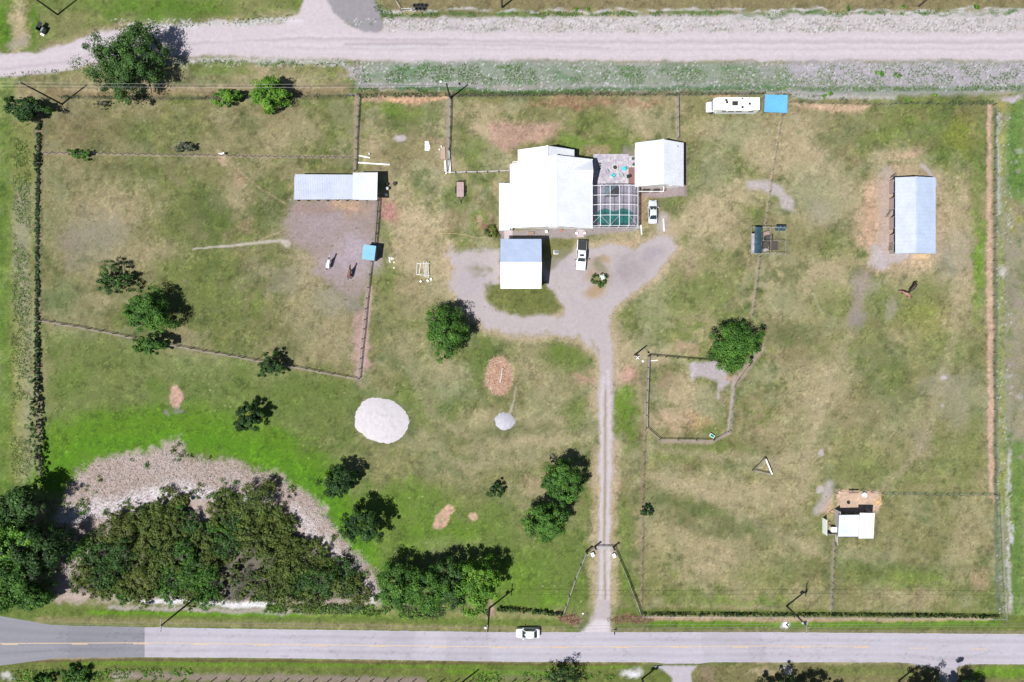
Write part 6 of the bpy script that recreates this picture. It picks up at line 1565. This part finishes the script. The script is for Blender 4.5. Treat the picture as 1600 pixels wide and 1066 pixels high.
cable('lower overhead cable along the top fence on the left', [topof(-300,152,9.5), topof(97,164,10.2), topof(703.5,154.5,7.0)], 1.0)
cable('upper overhead cable along the tarred road', [topof(-400,940,10), topof(292,945,10.2), topof(765,950,11.4), topof(1229,947,10.2), topof(2200,950,10)], .9, .018)
cable('lower overhead cable along the tarred road', [topof(-400,942,8.2), topof(292,947,8.4), topof(765,952,9.2), topof(1229,949,8.4), topof(2200,952,8.4)], .9, .018)

# ------------------------------------------------------------------ vegetation
def leaf_mesh(name, cen, nrm, size, col, rr, aspect=.6):
    """one quad per leaf clump; cen (n,3), nrm (n,3), size (n), col (n,3)"""
    n = len(cen)
    nrm = nrm/np.linalg.norm(nrm, axis=1, keepdims=True)
    t = rr.normal(size=(n, 3)); t -= nrm*(t*nrm).sum(1, keepdims=True); t /= np.linalg.norm(t, axis=1, keepdims=True)
    b = np.cross(nrm, t)
    s = size[:, None]
    fold = nrm*s*.18
    V = np.stack([cen-t*s, cen-b*s*aspect+fold, cen+t*s, cen+b*s*aspect+fold], 1).reshape(-1, 3)
    return np_mesh(name, V, np.arange(n*4).reshape(n, 4), np.repeat(col, 4, 0))
LEAF = dict(oak=((60,92,40),(42,66,28),(88,120,56)), bright=((88,132,38),(62,100,28),(126,166,58)), dark=((46,76,32),(30,52,24),(70,102,42)), vine_shade=((34,44,24),(22,30,18),(52,62,34)), olive=((90,104,44),(62,74,34),(116,126,60)), grey=((92,98,80),(64,72,56),(128,132,110)),  # vine tones: shadow along the overgrown fences put into the leaf colour
            scrub=((86,104,44),(58,72,34),(114,128,60)), mid=((66,106,36),(46,80,28),(96,136,50)), lime=((104,150,52),(76,118,38),(138,180,74)))
def crown_cloud(rr, R, rz, nC, per, lsz, clump=.24, hollow=.35, lob=.3, flat=1.0):
    """leaf positions in an uneven crown centred on 0"""
    u = rr.normal(size=(nC, 3)); u /= np.linalg.norm(u, axis=1, keepdims=True)
    u[:, 2] = np.where(u[:, 2] < -.45, -u[:, 2], u[:, 2])
    az = np.arctan2(u[:, 1], u[:, 0]); ph = rr.uniform(0, 6.28, 3)
    mod = 1+lob*(.5*np.sin(2*az+ph[0])+.35*np.sin(3*az+ph[1])+.35*np.sin(5*az+ph[2]))
    rad = (hollow+(1-hollow)*rr.random(nC)**.5)*mod*rr.uniform(.86,1.12,nC)
    c = u*rad[:, None]*np.array([R, R, rz])
    cr = rr.uniform(.35, 1.2, nC)*clump*R
    k = np.repeat(np.arange(nC), per)
    d = rr.normal(size=(nC*per, 3)); d /= np.linalg.norm(d, axis=1, keepdims=True)
    d *= (rr.random(nC*per)**.45)[:, None]
    pos = c[k]+d*cr[k][:, None]*np.array([1, 1, .75*flat])
    nrm = d*.7+c[k]/R*.5+np.array([0, 0, .45])+rr.normal(size=pos.shape)*.38
    sz = rr.uniform(.65, 1.35, len(pos))*lsz
    tint = rr.uniform(0, 1, nC)[k]*.65+rr.uniform(0, 1, len(pos))*.35
    return pos, nrm, sz, tint, c
def leaf_cols(kind, tint, g=None):
    a, b, c = [alb(t, 1.02) for t in LEAF[kind]]
    t = tint[:, None]
    return np.where(t < .5, b+(a-b)*t*2, a+(c-a)*(t-.5)*2)
def tree(name, label, px, py, rpx, h, kind='oak', nC=70, per=70, lsz=.24, ry=None, rot=0, seed=0, lob=.3, clump=.24, hollow=.35, zk=.75, cat='tree', group='trees on the property', trunk=True):
    """px, py, rpx: crown centre and radius as seen; h: tree height in metres"""
    rr = np.random.default_rng(900+seed)
    per = int(per*2.0); lsz *= .66
    R = rpx*S; rz = min(h*.48, R*zk); hc = max(h-rz, rz*.7)
    x, y = G(px, py, hc)
    t = thing(name, label, cat, (x, y, 0), 0, group)
    pos, nrm, sz, tint, cl = crown_cloud(rr, R, rz, nC, per, lsz, clump, hollow, lob)
    if ry:
        k = ry/rpx; a = math.radians(rot); M2 = np.array([[math.cos(a), -math.sin(a)], [math.sin(a), math.cos(a)]])
        for arr in (pos, cl): arr[:, 1] *= k; arr[:, :2] = arr[:, :2] @ M2.T
    pos[:, 2] = np.maximum(pos[:, 2]+hc, .12)
    o = link_mesh('crown', leaf_mesh('crown', pos, nrm, sz, leaf_cols(kind, tint), rr), M_leaf, t, False, True)
    if trunk:
        tb = MB(); top = hc*.75; r0 = max(.08, R*.06)
        tb.tube((0,0,-.05), (.06*R,.04*R,top), r0, r0*.65, 9)
        tb.build('trunk', M_bark, t, True, True)
        lb = MB()
        far = cl[np.argsort(-np.linalg.norm(cl, axis=1))][:max(6, nC//8)]
        for c in far:
            a = Vector((.06*R*.8,.04*R*.8,top*rr.uniform(.55,1))); b = Vector((c[0]*.85, c[1]*.85, max(.2, c[2]*.8+hc)))
            m_ = a.lerp(b, .5)+Vector((rr.normal()*.1*R, rr.normal()*.1*R, .08*R))
            lb.tube(a, m_, r0*.42, r0*.26, 6).tube(m_, b, r0*.26, r0*.08, 5)
        lb.build('limb', M_bark, t, True, True)
    return t
tree('oak_tree', 'big spreading oak overhanging the dirt road at the upper left', 200, 97, 58, 8.5, 'oak', 150, 70, .26, seed=1, lob=.35, clump=.20, hollow=.3, zk=.55)
tree('palmetto_clump', 'dark bushy clump at the upper left corner of the paddocks', 42, 172, 32, 4.5, 'dark', 70, 60, .26, ry=20, seed=2)
tree('young_tree', 'small bright tree on the top fence, left of the larger one', 354, 153, 22, 3.6, 'bright', 50, 60, .22, ry=14, seed=3)
tree('young_tree', 'larger bright green tree on the top fence', 422, 146, 32, 5.2, 'bright', 75, 60, .24, ry=24, seed=4, lob=.45)
tree('sparse_tree', 'sparse open-crowned tree in the left paddock', 180, 437, 38, 3.6, 'oak', 85, 30, .22, ry=22, seed=5, lob=.5, clump=.15, hollow=.25)
tree('shade_tree', 'round green tree just below the sparse open-crowned tree', 230, 483, 38, 7.0, 'mid', 95, 70, .24, ry=30, seed=6)
tree('small_tree', 'small tree on the slanting fence in the left paddock', 235, 539, 22, 5.0, 'mid', 55, 60, .23, ry=16, seed=7)
tree('small_tree', 'thin small tree near the right end of the slanting fence', 424, 575, 24, 4.0, 'dark', 60, 38, .21, ry=18, seed=8, lob=.45, clump=.2)
tree('small_tree', 'dark small tree with yellow weeds left of the sand pile', 388, 652, 22, 5.0, 'dark', 60, 65, .23, ry=20, seed=9)
tree('shade_tree', 'dark green tree below the sand pile, nearer the reeds', 530, 752, 27, 6.0, 'dark', 75, 65, .24, ry=24, seed=10)
tree('shade_tree', 'dark green tree above the row of roadside trees', 566, 820, 30, 7.0, 'dark', 80, 65, .24, seed=11)
tree('shade_tree', 'larger round tree right of the sand pile towards the drive', 698, 520, 37, 6.8, 'mid', 100, 70, .24, ry=36, seed=12, lob=.25)
tree('shade_tree', 'upper of the two dark round trees left of the drive', 880, 752, 33, 7.0, 'mid', 85, 70, .24, ry=34, seed=13, lob=.2)
tree('shade_tree', 'lower of the two dark round trees left of the drive', 854, 816, 34, 7.0, 'mid', 85, 70, .24, ry=32, seed=14, lob=.2)
tree('shade_tree', 'single round bright tree at the corner of the small paddock', 1147, 540, 40, 5.0, 'mid', 110, 75, .24, ry=38, seed=15, lob=.18, hollow=.25)
tree('small_shrub', 'lone small dark shrub on the lawn above the bare patches', 775, 766, 13, 2.4, 'dark', 30, 46, .20, seed=16, cat='shrub')
tree('roadside_tree', 'leftmost of the row of trees along the tarred road', 625, 916, 34, 7.5, 'mid', 90, 70, .25, ry=40, seed=17)
tree('roadside_tree', 'second from left of the row of trees along the tarred road', 668, 920, 32, 8.0, 'mid', 85, 70, .25, ry=36, seed=18)
tree('roadside_tree', 'third from left of the row of trees along the tarred road', 706, 916, 30, 7.5, 'oak', 80, 70, .25, ry=34, seed=19)
tree('roadside_tree', 'rightmost of the row of trees along the tarred road', 746, 914, 36, 8.0, 'bright', 90, 70, .25, ry=40, seed=20)
tree('edge_tree', 'topmost of the tall trees at the lower left edge', 30, 795, 36, 9.0, 'oak', 90, 70, .28, ry=36, seed=21, group='tall trees at the lower left edge')
tree('edge_tree', 'light green tall tree in the middle of the lower left edge', 10, 838, 40, 10.0, 'lime', 90, 70, .28, ry=38, seed=22, group='tall trees at the lower left edge')
tree('edge_tree', 'tall dark tree beside the reeds at the lower left edge', 55, 860, 40, 9.0, 'dark', 95, 70, .28, ry=44, seed=23, group='tall trees at the lower left edge')
tree('edge_tree', 'tall tree above the road bend at the lower left edge', 14, 900, 44, 10.0, 'mid', 100, 70, .28, ry=40, seed=24, group='tall trees at the lower left edge')
tree('edge_tree', 'lower bushy tree right at the road bend on the left', 50, 930, 36, 5.5, 'mid', 90, 65, .26, ry=22, seed=25, group='tall trees at the lower left edge')
tree('edge_tree', 'outermost tree at the left picture edge above the road bend', -25, 870, 46, 10.5, 'mid', 90, 70, .28, seed=26, group='tall trees at the lower left edge')
tree('low_shrub', 'small green shrub on the wire fence of the upper left paddocks', 126, 241, 17, 1.8, 'mid', 30, 46, .20, ry=8, seed=27, cat='shrub', trunk=False)
tree('low_shrub', 'small dark shrub above the wire fence of the upper left paddocks', 288, 230, 16, 1.8, 'grey', 30, 40, .19, ry=8, seed=28, cat='shrub', trunk=False)
tree('low_shrub', 'nearly bare shrub below the oak on the top fence', 162, 163, 15, 1.6, 'grey', 26, 16, .16, ry=8, seed=29, cat='shrub', clump=.15)
tree('low_shrub', 'small shrub growing on the straight wire fence right of the drive', 1009, 798, 9, 2.0, 'dark', 22, 40, .18, seed=30, cat='shrub')
tree('garden_bush', 'leafy bush round a white rock on the gravel court island', 937, 437, 12, .9, 'oak', 34, 22, .16, seed=31, cat='shrub', hollow=.75, trunk=False)
tree('garden_bush', 'reddish twiggy bush at the west corner of the house', 768, 364, 12, 1.2, 'olive', 30, 30, .16, seed=32, cat='shrub', trunk=False)
x, y = G(941, 433)
rk = MB().lathe([(.0,0),(.55,0),(.66,.3),(.55,.7),(.28,.95),(.0,1.0)], (x, y, 0), 11)
rk.v = [(p[0]+random.uniform(-.1,.1), p[1]+random.uniform(-.1,.1), max(0, p[2]+random.uniform(-.08,.08))) for p in rk.v]
props(rk.build('white_rock', M_jw), 'white boulder in the bush on the gravel court island', 'rock')
# trees south of the tarred road; their crowns or shadows reach into view
for (a, b, r_, h, kind, lb, sd_, per) in ((880,1066,30,4.5,'dark','thin dark tree at the bottom edge below the white car',41,14), (1215,1098,34,7,'dark','leftmost dark tree beyond the bottom edge right of the drive',42,60), (1262,1102,32,7,'dark','second dark tree beyond the bottom edge right of the drive',43,60),
                                     (1452,1100,36,7.5,'dark','left tree beyond the bottom edge at the right driveway mouth',44,60), (1500,1098,34,7,'dark','middle tree beyond the bottom edge at the right driveway mouth',45,60), (1530,1106,30,7,'dark','right tree beyond the bottom edge at the right driveway mouth',46,60), (118,1060,20,2.0,'mid','low bushy shrub at the bottom left edge',47,40), (62,1072,18,2.0,'mid','low bushy shrub at the very bottom left corner',48,40), (1052+260,1110,26,6,'dark','small dark tree beyond the bottom edge between the others',49,50)):
    tree('roadside_tree', lb, a, b, r_, h, kind, 70, per, .24, seed=sd_, lob=.45, clump=.2, group='trees beyond the tarred road')

# --- scattered growth that nobody could count
def in_poly(x, y, pts):
    ins = np.zeros(x.shape, bool); n = len(pts)
    for i in range(n):
        x0, y0 = pts[i]; x1, y1 = pts[(i+1) % n]
        if y0 == y1: continue
        ins ^= ((y0 > y) != (y1 > y)) & (x < (x1-x0)*(y-y0)/(y1-y0)+x0)
    return ins
def scatter(name, label, cat, pp, zfun, per, clump, lsz, kinds, seed, up=.5, zs=.7, aspect=.6):
    """pp (n,2) photograph pixels of clump centres on the ground; zfun: clump height in metres"""
    rr = np.random.default_rng(seed)
    n = len(pp); k = np.repeat(np.arange(n), per)
    gx_ = (pp[:, 0]-800)*S; gy_ = (533-pp[:, 1])*S
    z = zfun(pp[:, 0], pp[:, 1])
    d = rr.normal(size=(n*per, 3)); d /= np.linalg.norm(d, axis=1, keepdims=True); d *= (rr.random(n*per)**.45)[:, None]
    cs = rr.uniform(.6, 1.3, n)*clump
    pos = np.stack([gx_, gy_, z], -1)[k]+d*cs[k][:, None]*np.array([1, 1, zs])
    pos[:, 2] = np.maximum(pos[:, 2], .05)
    nrm = d+np.array([0, 0, up])+rr.normal(size=pos.shape)*.35
    tint = rr.random(n)[k]*.6+rr.random(n*per)*.4
    kk = rr.integers(0, len(kinds), n)[k]
    col = np.zeros((n*per, 3))
    for i, kd in enumerate(kinds):
        s_ = kk == i; col[s_] = leaf_cols(kd, tint[s_])
    o = link_mesh(name, leaf_mesh(name, pos, nrm, rr.uniform(.65,1.35,n*per)*lsz, col, rr, aspect), M_leaf)
    return props(o, label, cat, kind='stuff')
TH1 = [(118,905),(130,862),(170,835),(205,800),(262,775),(300,785),(318,822),(330,790),(370,775),(405,768),(440,800),(470,845),(520,880),(548,905),(566,938),(340,936),(180,932),(110,930)]
rr = np.random.default_rng(77)
seedp = np.stack([rr.uniform(98, 575, 6000), rr.uniform(768, 938, 6000)], -1)
seedp = seedp[in_poly(seedp[:, 0], seedp[:, 1], TH1)]
bush = []
seedp = np.stack([rr.uniform(92, 582, 9000), rr.uniform(758, 942, 9000)], -1)
wx_ = (fbm(seedp[:, 0], seedp[:, 1], 30, 3, 77)-.5)*46; wy_ = (fbm(seedp[:, 0], seedp[:, 1], 30, 3, 78)-.5)*46
seedp = seedp[in_poly(seedp[:, 0]+wx_, seedp[:, 1]+wy_, TH1) & (seedp[:, 1] < 936)]
for i, q_ in enumerate(seedp):
    r_ = rr.uniform(15, 24) if i < 400 else (rr.uniform(8, 15) if i < 2200 else rr.uniform(4, 8))
    if in_poly(q_[:1], q_[1:], [(338,890),(364,850),(402,858),(418,940),(326,940)])[0] and (r_ > 6 or rr.random() < .8): continue
    if abs(q_[0]-322-(q_[1]-800)*.12) < 4+r_*.6 and q_[1] < 850: continue
    if all(math.hypot(q_[0]-b_[0], q_[1]-b_[1]) > (r_+b_[2])*(.60 if r_ > 8 else .66) for b_ in bush): bush.append((q_[0], q_[1], r_))
pos_, nrm_, sz_, col_ = [], [], [], []
for i, (bx_, by_, r_) in enumerate(bush):
    hh = rr.uniform(1.2, 2.4)*(.4+.055*r_); R_ = r_*S*1.12
    p_, n_, s_, t_, c_ = crown_cloud(rr, R_, max(.7, hh*.42), max(12, int(r_*2.2)), 50, .15, .30, .30, .35)
    gx_, gy_ = G(bx_, by_, hh*.7)
    p_[:, 0] += gx_; p_[:, 1] += gy_; p_[:, 2] = np.maximum(p_[:, 2]+hh*.62, .1)
    kd = rr.choice(['olive','olive','scrub','scrub','scrub','mid','oak'])
    pos_.append(p_); nrm_.append(n_); sz_.append(s_); col_.append(leaf_cols(kd, np.clip(t_*.8+rr.uniform(-.02,.22), 0, 1)))
o = link_mesh('thicket', leaf_mesh('thicket', np.concatenate(pos_), np.concatenate(nrm_), np.concatenate(sz_), np.concatenate(col_), rr), M_leaf)
props(o, 'dense olive-green thicket of brush inside the ring of dead reeds', 'thicket', kind='stuff')
tw = MB()
for (bx_, by_, r_) in bush[::2]:
    p_ = V3(bx_, by_)
    for k in range(3):
        a_ = rr.uniform(0, 6.28); tw.tube(p_, p_+Vector((math.cos(a_)*r_*S*.9, math.sin(a_)*r_*S*.9, rr.uniform(1.2, 3.2))), .05, .02, 4)
o = tw.build('thicket_branches', M_bark); props(o, 'bare grey branches showing inside the olive-green thicket', 'branches', kind='stuff')
cand2 = np.stack([rr.uniform(325, 425, 1400), rr.uniform(845, 940, 1400)], -1)
scatter('bare_brush', 'bare greyish brush in the middle of the thicket', 'brush', cand2[fbm(cand2[:,0], cand2[:,1], 20, 3, 63) > .42][:800], lambda x, y: .4+1.0*fbm(x, y, 20, 3, 64), 14, .5, .13, ['grey','grey','olive'], 72, aspect=.25)
# overgrown fence lines: vines and weeds climbing the wire
def strip(pts, n, w, seed, keep=None):
    r_ = np.random.default_rng(seed); L = [math.hypot(b[0]-a[0], b[1]-a[1]) for a, b in zip(pts[:-1], pts[1:])]
    c = np.cumsum([0]+L); t = r_.random(n)*c[-1]
    x = np.interp(t, c, [p[0] for p in pts]); y = np.interp(t, c, [p[1] for p in pts]); ww = np.interp(t, c, [p[2] if len(p) > 2 else w for p in pts])
    a = r_.uniform(0, 6.28, n); d = np.sqrt(r_.random(n))*ww
    q_ = np.stack([x+d*np.cos(a), y+d*np.sin(a)], -1)
    if keep is not None: q_ = q_[fbm(q_[:, 0], q_[:, 1], 22, 3, seed) > keep]
    return q_
scatter('hedge', 'dark overgrown hedge on the left boundary fence', 'hedge', strip([(62,190,2),(60,262,4),(60,270,2.5),(59,330,2.5),(59,490,3),(60,600,4),(64,690,6),(70,760,6)], 620, 3, 81), lambda x, y: np.interp(y, [190,262,272,480,560,640,760], [.7,.9,.22,.28,.8,1.6,2.1])*(.2+2.0*np.clip(fbm(x, y, 18, 4, 68, .7)-.25,0,1))*np.random.default_rng(1).uniform(.5,1.9,len(x)), 20, .26, .15, ['dark','oak','vine_shade'], 82)
scatter('weed_strip', 'pale weedy strip outside the left boundary', 'weeds', strip([(34,190,14),(34,480,16),(34,740,18)], 5200, 10, 83, .40), lambda x, y: x*0+.08, 4, .26, .075, ['lime','bright','olive','mid','grey'], 84)
scatter('hedge', 'dark weedy growth on the right boundary fence along the tarred road', 'hedge', strip([(1006,959.5,2.6),(1200,960,2.6),(1400,961,2.2),(1562,963,2.0)], 760, 3, 85), lambda x, y: (.05+1.5*np.clip(fbm(x, y, 16, 4, 69, .7)-.28,0,1)**1.3)*np.random.default_rng(2).uniform(.2,1.3,len(x)), 14, .24, .12, ['vine_shade','dark','olive'], 86)
scatter('hedge', 'dark weedy growth on the fence left of the drive', 'hedge', strip([(780,950,4),(830,955,3),(882,959,2)], 150, 2, 87), lambda x, y: np.random.default_rng(3).uniform(.1,.8,len(x)), 18, .3, .13, ['vine_shade','dark','olive'], 88)
scatter('hedge', 'green scrub along the verge below the roadside trees', 'hedge', strip([(410,950,7),(560,952,9),(640,957,9),(760,960,8)], 1500, 4, 89, .40), lambda x, y: np.random.default_rng(4).uniform(.05,.5,len(x)), 9, .38, .13, ['mid','lime','olive','grey'], 90)
scatter('verge_weeds', 'green weeds on the verges of the dirt road', 'weeds', np.concatenate([strip([(600,24,4),(900,22,4),(1200,22,4),(1620,18,4)], 2400, 4, 91, .50), strip([(560,140,3),(800,145,3),(1200,140,4),(1600,138,4)], 2600, 3, 92, .42), strip([(160,46,4),(330,36,4),(470,26,6)], 260, 4, 93, .4), strip([(10,118,4),(120,108,5),(300,96,3),(540,100,4)], 500, 4, 94, .4), strip([(560,115,16),(900,118,16),(1250,120,18),(1600,118,18)], 6000, 16, 95, .50), strip([(590,10,8),(610,26,8)], 150, 8, 96)]), lambda x, y: x*0+.07, 5, .20, .075, ['mid','grey','bright','mid'], 97)
scatter('fence_weeds', 'dull weeds along the top boundary fence', 'weeds', strip([(95,152,3),(320,153,3),(545,150,4),(700,148,3),(1060,147,3),(1190,146,3),(1400,160,3),(1550,160,3)], 1900, 3, 98, .42), lambda x, y: x*0+.12, 7, .22, .09, ['olive','grey','dark'], 99)
scatter('verge_weeds', 'low green growth on the far verge of the tarred road', 'weeds', np.concatenate([strip([(20,1056,10),(160,1054,10),(300,1050,6)], 500, 8, 101, .42), strip([(740,1058,7),(900,1056,7),(960,1058,6)], 260, 6, 102, .45)]), lambda x, y: x*0+.12, 9, .3, .11, ['mid','lime','bright'], 103)
scatter('pasture_tufts', 'scattered taller tufts across the pasture', 'grass', np.stack([rr.uniform(70,1545,2600), rr.uniform(160,950,2600)], -1)[lambda q: (fbm(q[:,0], q[:,1], 60, 3, 65) > .52)] if False else (lambda q: q[(fbm(q[:,0], q[:,1], 50, 3, 65) > .54) & (MASK['driveway'][np.clip(np.searchsorted(YS, q[:,1]),0,len(YS)-1), np.clip(np.searchsorted(XS, q[:,0]),0,len(XS)-1)] < .2) & ~((q[:,0] > 770) & (q[:,0] < 1080) & (q[:,1] > 215) & (q[:,1] < 400))])(np.stack([rr.uniform(70,1545,3600), rr.uniform(175,945,3600)], -1)), lambda x, y: x*0+.05, 5, .16, .08, ['bright','lime','olive'], 104)
scatter('roadside_bushes', 'small round bushes dotted on the sandy road verge', 'bushes', np.array([(1399,116),(1404,119),(1287,150),(1297,148),(1417,156),(1460,150),(1525,10),(1525,11),(1326,14),(1410,12),(900,16),(920,14),(1370,115),(1378,116)], float).repeat(5, 0)+rr.uniform(-2.2,2.2,(70,2)), lambda x, y: x*0+.25, 20, .3, .15, ['mid','bright'], 105)
# dead reeds: pale stalks leaning every way
RE = [(92,800),(120,738),(170,715),(230,712),(278,692),(295,715),(380,728),(440,748),(490,778),(520,815),(545,850),(588,900),(590,936),(560,936),(545,900),(515,870),(470,830),(440,790),(400,762),(330,785),(265,768),(205,795),(165,830),(125,860),(112,920),(96,900)]
c = np.stack([rr.uniform(88, 595, 42000), rr.uniform(690, 940, 42000)], -1)
c = c[in_poly(c[:, 0]+rr.normal(0, 4, len(c)), c[:, 1]+rr.normal(0, 4, len(c)), RE)][:15000]
n = len(c); x = (c[:, 0]-800)*S; y = (533-c[:, 1])*S
th = rr.uniform(0, 6.28, n); L = rr.uniform(.2, .75, n); el = rr.uniform(.05, .6, n); w = rr.uniform(.012, .035, n)
z0 = rr.uniform(0, .35, n)
dv = np.stack([np.cos(th)*np.cos(el), np.sin(th)*np.cos(el), np.sin(el)], -1)*L[:, None]; nv = np.stack([-np.sin(th), np.cos(th), th*0], -1)*w[:, None]
p0 = np.stack([x, y, z0], -1)
V = np.stack([p0-nv, p0+nv, p0+dv+nv*.4, p0+dv-nv*.4], 1).reshape(-1, 3)
cc = np.array([cnv(q_) for q_ in [(240,218,210),(226,202,194),(248,236,232),(255,250,250),(206,180,166),(186,172,134)]])
pale = fbm(c[:, 0], c[:, 1], 40, 3, 66)
ci = np.clip((rr.random(n)*6*(.6+.8*pale)).astype(int), 0, 5); ci = np.where((pale > .56) & (rr.random(n) < .6), 3, ci)
o = link_mesh('dead_reeds', np_mesh('dead_reeds', V, np.arange(n*4).reshape(n, 4), np.repeat(np.clip(cc[ci]*rr.uniform(.75,1.15,n)[:, None], 0, .8), 4, 0)), M_straw)
props(o, 'pale pinkish belt of dead reeds curving round the thicket', 'reeds', kind='stuff')
scatter('reed_weeds', 'green weeds growing among the dead reeds', 'weeds', c[(fbm(c[:,0], c[:,1], 26, 3, 67) > .60)][:160], lambda x, y: x*0+.3, 14, .5, .18, ['olive','mid'], 106)
